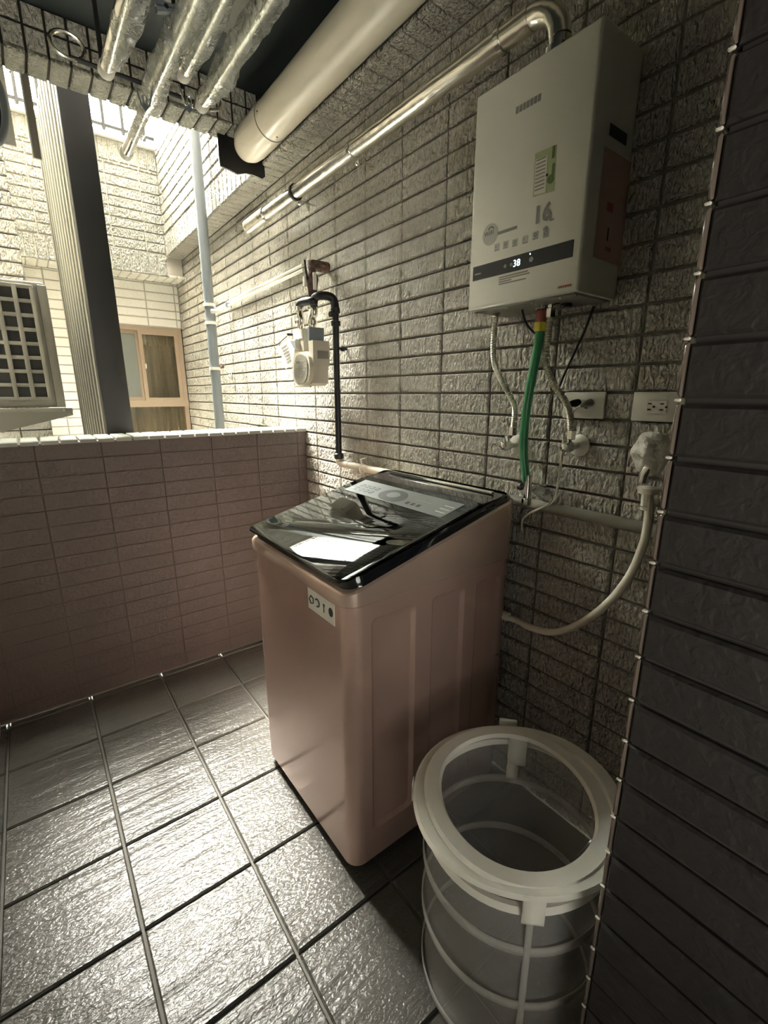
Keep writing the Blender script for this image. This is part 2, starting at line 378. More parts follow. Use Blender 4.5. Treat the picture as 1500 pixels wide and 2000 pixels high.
# ---- window in the far lower wall
wd = struct('window_1', B().box((.5, YL+.02, .92), (.545, YL+.1, 1.27)).box((.5, YL+.02, 1.325), (.545, YL+.1, 1.915)).box((XW-.04, YL+.01, .92), (XW-.003, YL+.1, 1.27)).box((XW-.04, YL+.01, 1.325), (XW-.003, YL+.1, 1.915)).box((.5, YL+.015, 1.915), (XW-.003, YL+.1, 1.955)).box((.5, YL, 1.27), (XW-.003, YL+.1, 1.325)).box((.5, YL+.02, .88), (XW-.003, YL+.1, .92)), M['winframe'])
b = B()
for x0, x1 in ((.545, .88),):
    b.box((x0, YL+.045, 1.325), (x0+.03, YL+.07, 1.915)).box((x1-.03, YL+.045, 1.325), (x1, YL+.07, 1.915)).box((x0+.03, YL+.045, 1.325), (x1-.03, YL+.07, 1.355)).box((x0+.03, YL+.045, 1.885), (x1-.03, YL+.07, 1.915))
b.build('sash', M['winframe'], wd)
b = B()
for x0, x1 in ((.87, XW-.04),):
    b.box((x0, YL+.015, 1.325), (x0+.03, YL+.043, 1.915)).box((x1-.03, YL+.015, 1.325), (x1, YL+.043, 1.915)).box((x0+.03, YL+.015, 1.325), (x1-.03, YL+.043, 1.35)).box((x0+.03, YL+.015, 1.885), (x1-.03, YL+.043, 1.915))
b.build('sash', M['winframe'], wd)
B().box((.57, YL+.055, 1.35), (.85, YL+.06, 1.89)).build('pane', M['frost'], wd)
B().box((.9, YL+.03, 1.35), (XW-.07, YL+.034, 1.89)).build('pane', M['glass'], wd)
B().box((.545, YL+.03, .92), (XW-.04, YL+.034, 1.27)).build('pane', M['glass'], wd)
B().box((.9, YL+.012, 1.60), (.91, YL+.021, 1.64), .002).build('latch', M['whitep'], wd)
for (x0, x1, z0, z1, mm, nm, dy) in ((.52, XW-.02, .9, 1.84, 'curtain', 'curtain', .16), (.86, XW-.02, 1.80, 1.93, 'curtain2', 'curtain_heading', .10)):
    V = []; nn = 90
    for i in range(nn+1):
        xx = x0+(x1-x0)*i/nn; yy = YL+dy+.018*math.sin(i*.9)+.01*math.sin(i*.37)
        V += [(xx, yy, z0), (xx, yy, z1)]
    B().add(V, [(2*i, 2*i+2, 2*i+3, 2*i+1) for i in range(nn)], True).build(nm, M[mm], wd)
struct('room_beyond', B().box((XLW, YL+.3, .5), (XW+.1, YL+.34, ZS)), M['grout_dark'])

# ---- dark post and ribbed screen standing outside the parapet
pc = thing('ribbed_screen', 'dark brown metal post with a pale ribbed screen standing behind the parapet', 'screen', (.36, 2.62, .4))
B().box((.300, 2.60, .4), (.415, 2.66, 2.9), .004).build('post', M['brown'], pc)
B().box((.304, 2.66, .4), (.315, 3.9, 2.9)).build('gap_shade_sheet', M['brown'], pc)  # dark sheet stands in for the shade in the gaps between ribs
for k in range(10):
    y0 = 2.69+k*.122
    B().box((.299, y0, .4), (.3045, y0+.045, 2.9), .001, 1).build('rib', M['ribm'], pc)

# ---- pale flashing panels hanging at the head of the opening, left
t = thing('flashing_panel', 'pale metal flashing panel under the lintel at far left', 'panel', tuple(aty(22, 200, 2.5)))
a_ = aty(3, 60, 2.5); b_ = aty(33, 290, 2.5)
B().box((a_.x-.06, 2.483, b_.z), (b_.x+.0, 2.495, ZC), .002).build('sheet', M['plaster'], t)
for q in ((14, 115), (15, 130), (19, 141)): p = aty(*q, 2.49); B().cyl(p, p+Vector((0, -.003, 0)), .003, 8).build('screw', M['rust'], t)
t = thing('flashing_panel', 'narrow grey metal flashing panel with bright edge beside the ribbed screen', 'panel', tuple(aty(55, 250, 2.56)))
a_ = aty(41, 110, 2.48); b_ = aty(66, 318, 2.48)
B().box((a_.x-.01, 2.483, b_.z+.02), (b_.x+.03, 2.495, ZC), .002).build('sheet', M['alu'], t)
B().box((a_.x-.014, 2.48, b_.z+.02), (a_.x-.010, 2.5, 2.6)).build('bright_edge', M['whitep'], t)
t = thing('hose_coil', 'dark rounded coil at the extreme left edge below the lintel', 'coil', tuple(aty(-20, 200, 2.3)))
c_ = aty(-32, 195, 2.3)
B().tube([c_+Vector((math.cos(a)*.055, 0, math.sin(a)*.125)) for a in [2*PI*i/40 for i in range(40)]], .012, 10, closed=True).build('ring', M['pvc_grey'], t)
B().tube([c_+Vector((math.cos(a)*.035, .01, math.sin(a)*.1)) for a in [2*PI*i/40 for i in range(40)]], .009, 10, closed=True).build('ring', M['black'], t)

# ================================================================ OUTDOOR THINGS
# air conditioner outdoor unit
def ac():
    Yf = 2.72; L = lambda x, y: aty(x, y, Yf)
    p0 = L(0, 545); x1 = L(90, 553).x; z1 = L(90, 553).z; z0 = L(122, 795).z; x0 = x1-.34
    t = thing('air_conditioner_unit', 'weathered outdoor air conditioner unit with slotted guard on a bracket beyond the parapet', 'air conditioner', (x1-.15, Yf, z0))
    xr = (x1+L(122, 795).x)/2
    B().box((x0, Yf, z0), (xr, Yf+.6, z1), .008).build('casing', M['acbody'], t)
    gx0, gx1 = x0+.03, xr-.05
    B().box((gx0, Yf-.004, z0+.045), (gx1, Yf+.001, z1-.03)).build('coil', M['acdark'], t)
    gr = B(); rows = 8; zs = [z0+.04+(z1-z0-.065)*i/rows for i in range(rows+1)]
    for z in zs: gr.box((gx0-.004, Yf-.016, z-.008), (gx1+.004, Yf-.004, z+.008), .003, 2)
    for x in (gx0, gx1-.062, gx1-.124, gx1): gr.box((x-.009, Yf-.018, zs[0]), (x+.009, Yf-.004, zs[-1]), .004, 2)
    gr.build('guard', M['acbody'], t)
    B().box((gx0-.012, Yf-.008, z0+.028), (gx1+.012, Yf-.001, z0+.034)).box((gx1+.006, Yf-.008, z0+.03), (gx1+.012, Yf-.001, z1-.016)).build('guard_rim', M['acbody'], t)
    B().box((xr-.03, Yf-.006, z0), (xr+.006, Yf+.1, z1-.01), .005).build('corner_post', M['acbody'], t)
    br = thing('support_bracket', 'pale triangular metal bracket carrying the outdoor air conditioner', 'bracket', (x1-.1, Yf-.02, z0-.1))
    tip = L(142, 806)
    B().box((x0-.3, Yf-.03, z0-.022), (tip.x, Yf+.01, z0-.003), .002).build('arm', M['acbody'], br)
    e = L(0, 850)
    B().prism([(x0-.3, Yf-.012, z0-.2), (x0-.3, Yf-.012, z0-.022), (tip.x, Yf-.012, z0-.022), (tip.x, Yf-.012, z0-.038)], (0, .004, 0)).build('gusset', M['alu'], br)
    B().cyl((tip.x-.012, Yf-.026, z0-.03), (tip.x-.012, Yf-.01, z0-.03), .006, 12).build('bolt', M['chrome'], br)
    B().cyl((tip.x-.035, Yf-.038, z0-.014), (tip.x-.035, Yf-.02, z0-.014), .006, 12).build('bolt', M['chrome'], br)
ac()

# grey drain pipe
DX, DY, DR = 1.045, 3.22, .031
t = thing('drain_pipe', 'tall grey plastic drain pipe standing in the light well by the bright wall', 'pipe', (DX, DY, .4))
B().tube([(DX, DY, .4), (DX, DY, 4.3)], DR, 24).build('tube', M['pvc_grey'], t)
for yy in (598, 634, 722):
    z = atx(405, yy, DX).z; B().lathe((DX, DY, z-.009), Z, [(0, DR), (0, DR+.006), (.018, DR+.006), (.018, DR)]).build('collar', M['whitep'], t)
z = atx(415, 717, DX).z
B().box((DX+.02, DY-.006, z-.005), (XW, DY+.006, z+.005)).build('bracket_arm', M['steel'], t)
B().cyl((DX+.045, DY-.03, z), (DX+.045, DY+.02, z), .009, 8).build('bolt', M['rust'], t)
pz = atx(450, 730, XW)
B().box((XW-.006, pz.y-.035, pz.z-.022), (XW-.0, pz.y+.035, pz.z+.022), .002).build('bracket_plate', M['whitep'], t)
for q in (-.016, .018): B().cyl((XW-.01, pz.y+q, pz.z), (XW-.004, pz.y+q, pz.z), .005, 8).build('screw', M['black'], t)
# white conduit branching to the gas valve
t = thing('conduit', 'thin white conduit running along the long wall from drain pipe to gas valve', 'conduit', tuple(atx(445, 596, 1.21)))
p0 = Vector((DX, DY, atx(403, 612, DX).z)); p1 = atx(425, 607, 1.16); p2 = atx(445, 595, 1.212); p3 = atx(592, 524, 1.212)
B().tube(spline([p0+Vector((.0, -.03, 0)), p0+Vector((.045, -.05, 0)), p1, p2], 6), .013, 12).build('elbow', M['whitep'], t)
for dz in (0, .022): B().tube([p2+Vector((0, 0, dz-.008)), p3+Vector((0, 0, dz-.008))], .008, 10).build('tube', M['whitep'], t)
B().lathe(p2, p3-p2, [(-.012, .014), (-.01, .018), (.012, .018), (.014, .012)], 12).build('coupling', M['pvc_grey'], t)

# ================================================================ PIPES UNDER THE CEILING
PX, PZ, PR = 1.011, 2.50, .075
t = thing('duct_pipe', 'thick glossy beige plastic duct pipe running below the dark ceiling', 'pipe', (PX, 1.0, PZ))
B().tube([(PX, -1.5, PZ), (PX, 2.11, PZ)], PR, 48).build('tube', M['pvc'], t)
B().lathe((PX, 2.1, PZ), Y, [(0, PR-.002), (0.004, PR+.001), (.012, PR+.002), (.2, PR+.001), (.25, PR-.004), (.285, PR-.016), (.30, PR-.03)], 48).build('end_socket', M['pvc'], t)
B().tube([(PX+(PR+.0015)*math.cos(2*PI*i/48), 2.104, PZ+(PR+.0015)*math.sin(2*PI*i/48)) for i in range(48)], .0018, 6, closed=True).build('joint_bead', M['inkgrey'], t)
for q in ((502, 217), (541, 268)):
    d = _ray(*q); k = d.x*d.x+d.z*d.z; bq = -2*(d.x*PX+d.z*(PZ-CAMZ)); cq = PX*PX+(PZ-CAMZ)**2-(PR+.002)**2
    s = (-bq-math.sqrt(max(0, bq*bq-4*k*cq)))/(2*k); B().lathe(_C+d*s, Z, [(-.002, .001), (-.001, .003), (.001, .003), (.002, .001)], 8).build('screw', M['rust'], t)
YK = 2.43
poly = [aty(*q, YK) for q in ((418, 210), (424, 250), (427, 300), (430, 323), (448, 331), (465, 340), (480, 338), (496, 342), (512, 349), (518, 345), (515, 310))]
poly += [Vector((XBI, YK, poly[-1].z)), Vector((XBI, YK, ZC)), Vector((poly[0].x, YK, ZC))]
t = B().prism(poly, (0, .012, 0)).build('cover_plate', M['black'], None, loc=(PX, YK, PZ))
tag(t, 'ragged black sheet closing the gap behind the end of the beige duct', 'sheet')

# stainless flue
FX = 1.135; FR = .0285
def flue_z(px, py): return atx(px, py, FX)
ang = math.radians(38.3)
FZ = CAMZ+FX*math.tan(ang)
FX2, FY2 = 1.135, .80
t = thing('flue_pipe', 'shiny stainless steel flue pipe running along the tiled wall from the water heater', 'pipe', (FX, .8, FZ))
Fe = atx(486, 449, FX).y
arc = [Vector((FX, FY2+.085-.085*math.sin(a), FZ-.085+.085*math.cos(a))) for a in [PI/2*i/6 for i in range(7)]]
B().tube([(FX, Fe, FZ), (FX, Fe-.24, FZ)], FR+.0065, 32).build('end_section', M['steel'], t)
B().tube([(FX, Fe-.23, FZ), (FX, FY2+.085, FZ)], FR, 32).build('tube', M['steel'], t)
B().tube(arc, FR*.93, 28).build('elbow', M['steel'], t)
B().tube([arc[-1], (FX, FY2, 2.12)], FR*.9, 28).build('riser', M['steel'], t)
B().lathe((FX, FY2, 2.145), Z, [(0, FR), (0.002, FR+.006), (.025, FR+.006), (.027, FR)], 28).build('clamp_ring', M['chrome'], t)
for q in (560, 577):
    y = Fe-.12 if q == 560 else atx(577, 378, FX).y
    B().lathe((FX, y-.008, FZ), Y, [(0, FR+.002), (.001, FR+.006), (.015, FR+.006), (.016, FR+.002)], 32).build('clamp_ring', M['black'] if q == 577 else M['steel'], t)
for q in ((690, 295), (983, 48)):
    y = atx(*q, FX).y; B().lathe((FX, y-.008, FZ), Y, [(0, FR), (.001, FR+.004), (.015, FR+.004), (.016, FR)], 32).build('clamp_ring', M['chrome'], t)
for y in (atx(577, 378, FX).y, atx(690, 295, FX).y):
    B().cyl((FX+.02, y, FZ-FR), (XW, y, FZ-FR-.004), .0045, 8).build('hanger', M['steel'], t)
    B().lathe((FX+.02, y, FZ-FR-.02), Z, [(0, .004), (.004, .009), (.012, .009), (.016, .004)], 10).build('bolt', M['chrome'], t)
for k in range(5): y = Fe-.035-.011*k; B().box((FX-FR-.0035, y, FZ-.012), (FX-FR-.001, y+.005, FZ+.0)).build('vent_slot', M['black'], t)

# ================================================================ GAS METER AND ITS PIPES
MX = 1.12
def g(x, y, X=MX): return atx(x, y, X)
gp = thing('gas_pipe', 'black iron gas pipe rising beside the meter with pale horizontal run at its foot', 'pipe', tuple(atx(665, 890, 1.185)))
RX = 1.175
a0 = g(613, 600, MX); a1 = g(613, 585, MX); a2 = g(622, 578, MX); a3 = g(642, 579, RX-.02); a4 = g(652, 587, RX); a5 = g(655, 605, RX); yR = a5.y
B().tube(spline([a0, a1, a2, a3, a4, a5], 6), .0185, 14).build('bend', M['black'], gp)
B().tube([(RX, yR, a5.z+.01), (RX, yR, 1.095)], .0145, 14).build('riser', M['black'], gp)
for yy in (607, 632): z = g(655, yy, RX).z; B().lathe((RX, yR, z-.012), Z, [(0, .015), (.002, .021), (.022, .021), (.024, .015)], 12).build('fitting', M['black'], gp)
p = g(647, 617, RX); B().cyl((RX-.03, yR, p.z), (RX, yR, p.z), .013, 6).build('plug', M['brown'], gp)
z = g(665, 679, RX).z; B().cyl((RX, yR, z), (XW, yR, z), .006, 8).cyl((RX+.03, yR-.0, z), (RX+.042, yR, z), .012, 8).build('wall_hook', M['black'], gp)
B().lathe((RX, yR, 1.075), Z, [(0, .017), (.004, .023), (.024, .023), (.03, .017)], 12).build('fitting', M['brown'], gp)
B().tube(spline([(RX, yR, 1.085), (RX, yR-.004, 1.062), (RX+.006, yR-.03, 1.055), (RX+.012, yR-.07, 1.053)], 5), .018, 12).build('elbow', M['cream'], gp)
B().tube([(RX+.012, yR-.06, 1.053), (RX+.037, 1.5, 1.048), (RX+.037, 1.3, 1.048)], .0165, 14).build('run', M['cream'], gp)
B().tube([(RX+.037, 1.3, 1.048), (RX+.037, YPI+.01, 1.048)], .0165, 14).build('run', M['alu'], gp)
p = atx(712, 905, 1.2); B().tube([(1.2, p.y, 1.048+.018*math.sin(a)) if 0 else (1.19+.02*math.cos(a), p.y, 1.05+.02*math.sin(a)) for a in [2*PI*i/14 for i in range(14)]], .003, 6, closed=True).tube([(1.185, p.y, 1.068), (1.17, p.y-.01, 1.095), (1.19, p.y-.02, 1.1)], .003, 6).build('tie', M['whitep'], gp)

gv = thing('gas_valve', 'rusty brown gas valve with a lever handle coming out of the wall above meter', 'valve', tuple(g(608, 560, MX)))
v0 = g(606, 517, MX+.02); v1 = g(610, 545, MX); v2 = g(610, 582, MX)
B().tube(spline([(XW, v0.y, v0.z), (MX+.06, v0.y, v0.z), (MX+.02, v0.y, v0.z-.006), (MX, v1.y, v1.z)], 5), .024, 14).build('elbow', M['rust'], gv)
B().tube([v1+Vector((0, 0, .02)), v1, v1-Vector((0, 0, .02)), v2], [.022, .028, .024, .019], 12).build('body', M['rust'], gv)
B().lathe(v2, -Z, [(-.012, .02), (-.01, .026), (.01, .026), (.012, .02)], 6).build('nut', M['black'], gv)
h0 = g(595, 508, MX-.03); h1 = g(600, 546, MX-.03)
B().tube([h0, h1, v1], .0045, 8).build('lever', M['black'], gv)
B().box(v1+Vector((-.034, .012, -.03)), v1+Vector((-.02, .03, .01)), .003).build('white_tape', M['whitep'], gv)
B().box(v1+Vector((-.012, -.034, -.05)), v1+Vector((.004, -.022, .022)), .003).build('white_tape', M['whitep'], gv)
lb = [g(617, 588, MX), g(608, 588, MX-.02), g(592, 590, MX-.03), g(585, 596, MX-.03), g(585, 604, MX-.03)]
B().tube(spline(lb, 5), .0185, 12).build('bend', M['black'], gv)

gm = thing('gas_meter', 'pale cream gas meter with oval dial plate hanging on the tiled wall', 'meter', tuple(g(605, 700, MX)))
def box2(x0, y0, x1, y1, Xf, Xb, bev=.006):
    a = atx(x0, y0, Xf); b = atx(x1, y1, Xf); return B().box((Xf, b.y, b.z), (Xb, a.y, a.z), bev)
B().tube(spline([lb[-1], g(586, 615, MX-.03), g(589, 625, MX-.03), g(586, 640, MX-.03)], 4), [.015]*13, 12).build('union', M['steel'], gm)
B().tube(spline([a0, g(614, 612, MX), g(610, 622, MX), g(610, 640, MX)], 4), .016, 12).build('union', M['steel'], gm)
for q, Xc in ((585, MX-.03), (611, MX)):
    for yy in (602, 630):
        p = g(q, yy, Xc); B().lathe(p, -Z, [(-.008, .017), (-.006, .022), (.008, .022), (.01, .017)], 12).build('flange', M['steel'], gm)
QX = 1.09
def mprism(px, d, name, m, X0=QX): return B().prism([atx(*q, X0) for q in px], (d, 0, 0)).build(name, m, gm)
mprism(((571, 645), (592, 641), (593, 686), (574, 690)), .045, 'head', M['metercol'])
mprism(((572, 646), (590, 643), (590, 660), (573, 662)), .004, 'printed_label', M['whitep'], QX-.003)
mprism(((600, 640), (604, 638), (604, 666), (600, 666)), .078, 'dark_housing', M['pvc_grey'])
mprism(((602, 666), (611, 664), (612, 714), (607, 713), (604, 703)), .088, 'control_box', M['metercol'], QX-.002)
B().box((QX+.02, atx(612, 690, QX).y-.003, atx(612, 700, QX).z), (QX+.08, atx(612, 690, QX).y+.004, atx(612, 684, QX).z), .001).build('box_band', M['alu'], gm)
body = [atx(*q, QX+.002) for q in ((571, 697), (577, 689), (598, 686), (609, 690), (610, 748), (604, 753), (582, 754), (575, 748), (571, 728))]
B().prism(body, (.088, 0, 0)).build('body', M['metercol'], gm)
def oval(cx, cy, rx, ry, X, th, pw=2.6):
    P = []
    for i in range(28):
        a = 2*PI*i/28; c, s = math.cos(a), math.sin(a)
        P.append(atx(cx+rx*math.copysign(abs(c)**(2/pw), c), cy+ry*math.copysign(abs(s)**(2/pw), s), X))
    return B().prism(P, (th, 0, 0), False)
oval(588, 720, 17, 33, QX-.018, .022).build('face_rim', M['metercol'], gm)
oval(587, 720, 13, 28, QX-.021, .008).build('face_plate', M['alu'], gm)
for k, (yy, ww) in enumerate(((704, 8), (712, 7), (716, 9), (724, 8), (728, 9), (732, 7))):
    B().prism([atx(*q, QX-.0215) for q in ((587-ww, yy), (587+ww, yy), (587+ww, yy+1.6), (587-ww, yy+1.6))], (.001, 0, 0)).build('print_line', M['inkgrey'], gm)
text('3006', atx(578, 711, QX-.022), -Y, Z, .014, M['inkdark'], gm)
B().prism([atx(*q, 1.07) for q in ((560, 664), (577, 662), (580, 682), (564, 684))], (.04, 0, 0)).build('counter_box', M['metercol'], gm)
B().prism([atx(*q, 1.068) for q in ((563, 667), (576, 665), (578, 679), (566, 680))], (.003, 0, 0)).build('counter_window', M['pvc_grey'], gm)
B().cyl(atx(566, 656, 1.09), atx(566, 651, 1.09), .014, 10).cyl(atx(571, 655, 1.09), atx(571, 652, 1.09), .013, 10).build('cap', M['black'], gm)
B().tube([atx(q, 754, 1.1) for q in (578, 585, 592, 600, 607)], .006, 8).build('lower_seam', M['metercol'], gm)
tg = B().prism([atx(*q, 1.05) for q in ((543, 673), (562, 660), (575, 683), (572, 706), (558, 721))], (.002, 0, 0)).build('paper_tag', M['whitep'], None, loc=atx(560, 690, 1.05))
tag(tg, 'white printed paper tag hanging at the left of the gas meter', 'tag')
for k in range(6):
    a = atx(549+k*2.2, 680+k*5.5, 1.049); b = atx(561+k*1.5, 672+k*6, 1.049)
    B().tube([a, b], .0014, 4).build('print_line', M['inkgrey'], tg)
B().tube([atx(543, 672, 1.05), atx(560, 657, 1.05)], .0025, 6).build('dark_edge', M['black'], tg)

# ================================================================ WATER HEATER
HX, HY0, HY1, HZ0, HZ1 = 1.055, .645, .985, 1.612, 2.13
wh = thing('water_heater', 'white wall-mounted gas water heater with black control strip and lit digits', 'water heater', (1.14, .815, HZ0))
bm = bmesh.new(); bmesh.ops.create_cube(bm, size=1)
for v in bm.verts: v.co = Vector(((HX+XW-.003)/2+v.co.x*(XW-.003-HX), (HY0+HY1)/2+v.co.y*(HY1-HY0), (HZ0+HZ1)/2+v.co.z*(HZ1-HZ0)))
ed = [e for e in bm.edges if all(v.co.x < 1.1 for v in e.verts)]
bmesh.ops.bevel(bm, geom=ed, offset=.009, segments=4, affect='EDGES', profile=.5)
B().bm(bm, True).build('casing', M['white'], wh)
HP = lambda x, y: atx(x, y, HX)
def hq(px, name, m, th=.0012, out=.0012):
    return B().prism([atx(*q, HX)-Vector((out, 0, 0)) for q in px], (th, 0, 0)).build(name, m, wh)
def hrect(yc0, yc1, z0, z1, name, m, lift=.0012, bev=0):
    return B().box((HX-lift, yc0, z0), (HX+.001, yc1, z1), bev, 1).build(name, m, wh)
a = HP(925, 520); c = HP(1118, 505); zt = (HP(1122, 470).z+HP(925, 520).z)/2; zb = (HP(1118, 505).z+HP(925, 547).z)/2
cp = hrect(c.y, a.y, zb, zt, 'control_panel', M['panel'], .002, .0008)
zm = (zt+zb)/2
dg = HP(1006, 523); text('38', Vector((HX-.0022, dg.y+.004, zm-.008)), -Y, Z, .016, M['led'], wh, 'lit_digits')
for q, s in ((988, .0045), (1000, .0045), (1038, .006)):
    p = HP(q, 515); B().cyl((HX-.0032, p.y, zm-.001), (HX-.0015, p.y, zm-.001), s, 14).build('button', M['inkgrey'], wh)
B().cyl((HX-.0032, HP(1036, 505).y, zm+.012), (HX-.0015, HP(1036, 505).y, zm+.012), .0015, 8).build('indicator', M['led'], wh)
B().box((HX-.0028, a.y-.03, zm-.004), (HX-.0015, a.y-.008, zm-.001)).build('logo_mark', M['inkgrey'], wh)
# lettering and stickers on the front
a = HP(1007, 222); c = HP(1058, 187)
for k in range(7):
    y = a.y+(c.y-a.y)*(k+.12)/7; ww = abs(c.y-a.y)/7*.72
    B().box((HX-.0012, y-ww, a.z-.002), (HX+.001, y, a.z+.012)).build('worn_letter', M['inkgrey'], wh)
a = HP(1047, 437); text('16', a-Vector((.0012, 0, 0)), -Y, Z, .036, M['inkgrey'], wh, bold=.035)
a = HP(1074, 432); text('L', a-Vector((.0012, 0, 0)), -Y, Z, .018, M['inkgrey'], wh, bold=.03)
hq(((1046, 300), (1088, 282), (1083, 372), (1041, 385)), 'energy_sticker', M['stickg'], .0012, .0008)
hq(((1047, 312), (1070, 304), (1066, 376), (1043, 382)), 'sticker_table', M['whitep'], .001, .0014)
for k in range(9):
    a = HP(1049-k*.5, 313+k*7.4); c = HP(1067-k*.5, 308+k*7.3)
    B().box((HX-.0022, c.y, (a.z+c.z)/2-.0012), (HX-.001, a.y, (a.z+c.z)/2+.0008)).build('print_line', M['inkgrey'], wh)
p = HP(1076, 350); B().cyl((HX-.0022, p.y, p.z), (HX, p.y, p.z), .009, 16).build('round_mark', M['greendark'], wh)
B().box((HX-.0022, p.y-.008, p.z+.006), (HX, p.y-.002, p.z+.03)).build('thermometer_mark', M['greendark'], wh)
p = HP(1069, 342); B().cyl((HX-.0022, p.y, p.z), (HX, p.y, p.z), .003, 10).build('dot_mark', M['inkdark'], wh)
p = HP(1082, 295); B().box((HX-.0022, p.y-.003, p.z-.014), (HX, p.y+.003, p.z+.01)).build('thermometer_mark', M['greendark'], wh)
p = HP(958, 458); B().cyl((HX-.0012, p.y, p.z), (HX, p.y, p.z), .026, 24).build('round_badge', M['iconbg'], wh)
text('WIFI', HP(947, 464)-Vector((.0014, 0, 0)), -Y, Z, .011, M['inkdark'], wh)
p = HP(960, 446); B().tube([Vector((HX-.0016, p.y+.008*math.cos(b_), p.z-.003+.006*math.sin(b_))) for b_ in [PI*i/8 for i in range(9)]], .001, 5).build('signal_mark', M['inkdark'], wh)
a = HP(972, 456); c = HP(1010, 443); B().box((HX-.0012, c.y, a.z-.004), (HX, a.y, a.z+.003)).build('print_line', M['inkgrey'], wh)
for k, q in enumerate(((971, 483), (988, 478), (1006, 474), (1026, 468), (1046, 460), (1067, 456))):
    p = HP(*q); s = .0085
    B().box((HX-.0012, p.y-s, p.z-s), (HX, p.y+s, p.z+s), .0005, 1).build('feature_icon', M['iconbg'], wh)
    B().tube([Vector((HX-.0016, p.y+s*.5*math.cos(b_), p.z+.001+s*.5*math.sin(b_))) for b_ in [2*PI*i/(4+k % 3) for i in range(4+k % 3)]], .0009, 5, closed=True).build('icon_mark', M['inkgrey'], wh)
    B().box((HX-.0015, p.y-s*.8, p.z-s*.95), (HX, p.y+s*.8, p.z-s*.75)).build('print_line', M['inkgrey'], wh)
p = HP(1067, 448); text('LED', p-Vector((.0014, -.008, 0)), -Y, Z, .006, M['inkdark'], wh)
p = HP(1067, 458); 
a = HP(975, 543); 
for k, L_ in enumerate((.09, .095, .04, .085)):
    z = a.z-.001-k*.0055
    B().box((HX-.0012, a.y-L_, z), (HX, a.y, z+.0028)).build('print_line', M['inkgrey'], wh)
a = HP(1090, 563)
for k in range(6): B().box((HX-.0012, a.y-.006*k-.0045, a.z-.001), (HX, a.y-.006*k, a.z+.004)).build('red_letter', M['inkred'], wh)
# side stickers
sd = lambda x, y: aty(x, y, HY0)
a = sd(1192, 240); c = sd(1222, 285); B().box((a.x, HY0-.0012, c.z), (c.x, HY0+.001, a.z)).build('dark_sticker', M['inkdark'], wh)
a = sd(1180, 285); c = sd(1212, 520); B().box((a.x, HY0-.0010, c.z), (c.x+.0, HY0+.001, a.z)).build('long_sticker', M['inkpink'], wh)
for q in ((1190, 408), (1186, 485)):
    p = sd(*q); B().box((p.x-.012, HY0-.0016, p.z-.006), (p.x+.014, HY0+.001, p.z+(.012 if q[1] < 450 else .002))).build('red_mark', M['inkred'], wh)
p = sd(1186, 458); B().box((p.x-.002, HY0-.0016, p.z-.014), (p.x+.003, HY0+.001, p.z+.014)).build('red_mark', M['inkdark'], wh)
B().box((HX+.012, HY0+.012, HZ0-.004), (XW-.01, HY1-.012, HZ0+.001)).build('bottom_plate', M['alu'], wh)
for y in (.66, .70, .78, .86, .93, .97): B().lathe((HX+.02, y, HZ0-.008), Z, [(0, .003), (.001, .005), (.003, .005), (.005, .003)], 8).build('screw', M['chrome'], wh)

# fittings under the heater, hoses
KX = 1.135
def kb(x, y, X=KX): return atx(x, y, X)
def fitting(px, y0, y1, r, m, name, X=KX):
    a = kb(px, y0, X); c = kb(px, y1, X); y = (a.y+c.y)/2
    return B().lathe((X, y, c.z), Z, [(0, r*.85), (.002, r), (abs(a.z-c.z)-.002, r), (abs(a.z-c.z), r*.85)], 10).build(name, m, wh)
fitting(974, 590, 612, .012, M['blackp'], 'outlet_port'); fitting(1057, 592, 606, .016, M['chrome'], 'inlet_port')
fitting(1077, 585, 602, .01, M['chrome'], 'inlet_port')
p = kb(1090, 577); B().cyl((KX, p.y+.03, p.z), (KX, p.y-.03, p.z), .010, 10).cyl((KX, p.y, p.z), (KX, p.y, p.z-.02), .007, 10).build('drain_tap', M['blackp'], wh)
p = kb(1107, 590, 1.16); B().lathe(p+Vector((0, 0, -.012)), Z, [(0, .012), (.002, .014), (.02, .014), (.04, .01)], 10).build('plug', M['blackp'], wh)

def braided(name, label, pts, r=.0085):
    t = thing(name, label, 'hose', tuple(pts[-1])); P = spline(pts, 26)
    rr = [r*(1.12 if i % 2 else .93) for i in range(len(P))]
    B().tube(P, rr, 12).build('braid', M['braid'], t)
    for q, s in ((P[0], 1), (P[-1], -1)):
        B().lathe(q+Vector((0, 0, -.012)), Z, [(0, r*1.1), (.002, r*1.45), (.024, r*1.45), (.026, r*1.1)], 6).build('nut', M['chrome'], t)
braided('braided_hose', 'stainless braided hose under the left of the water heater', [kb(970, 612), kb(966, 640), kb(964, 700), kb(976, 735), kb(997, 775, 1.15), kb(1006, 800, 1.16), kb(1002, 843, 1.165)])
braided('braided_hose', 'stainless braided hose right of the green hose, crossing the wall socket', [kb(1076, 612), kb(1072, 640), kb(1065, 700), kb(1078, 745), kb(1103, 782, 1.15), kb(1113, 810, 1.16), kb(1116, 850, 1.165)])

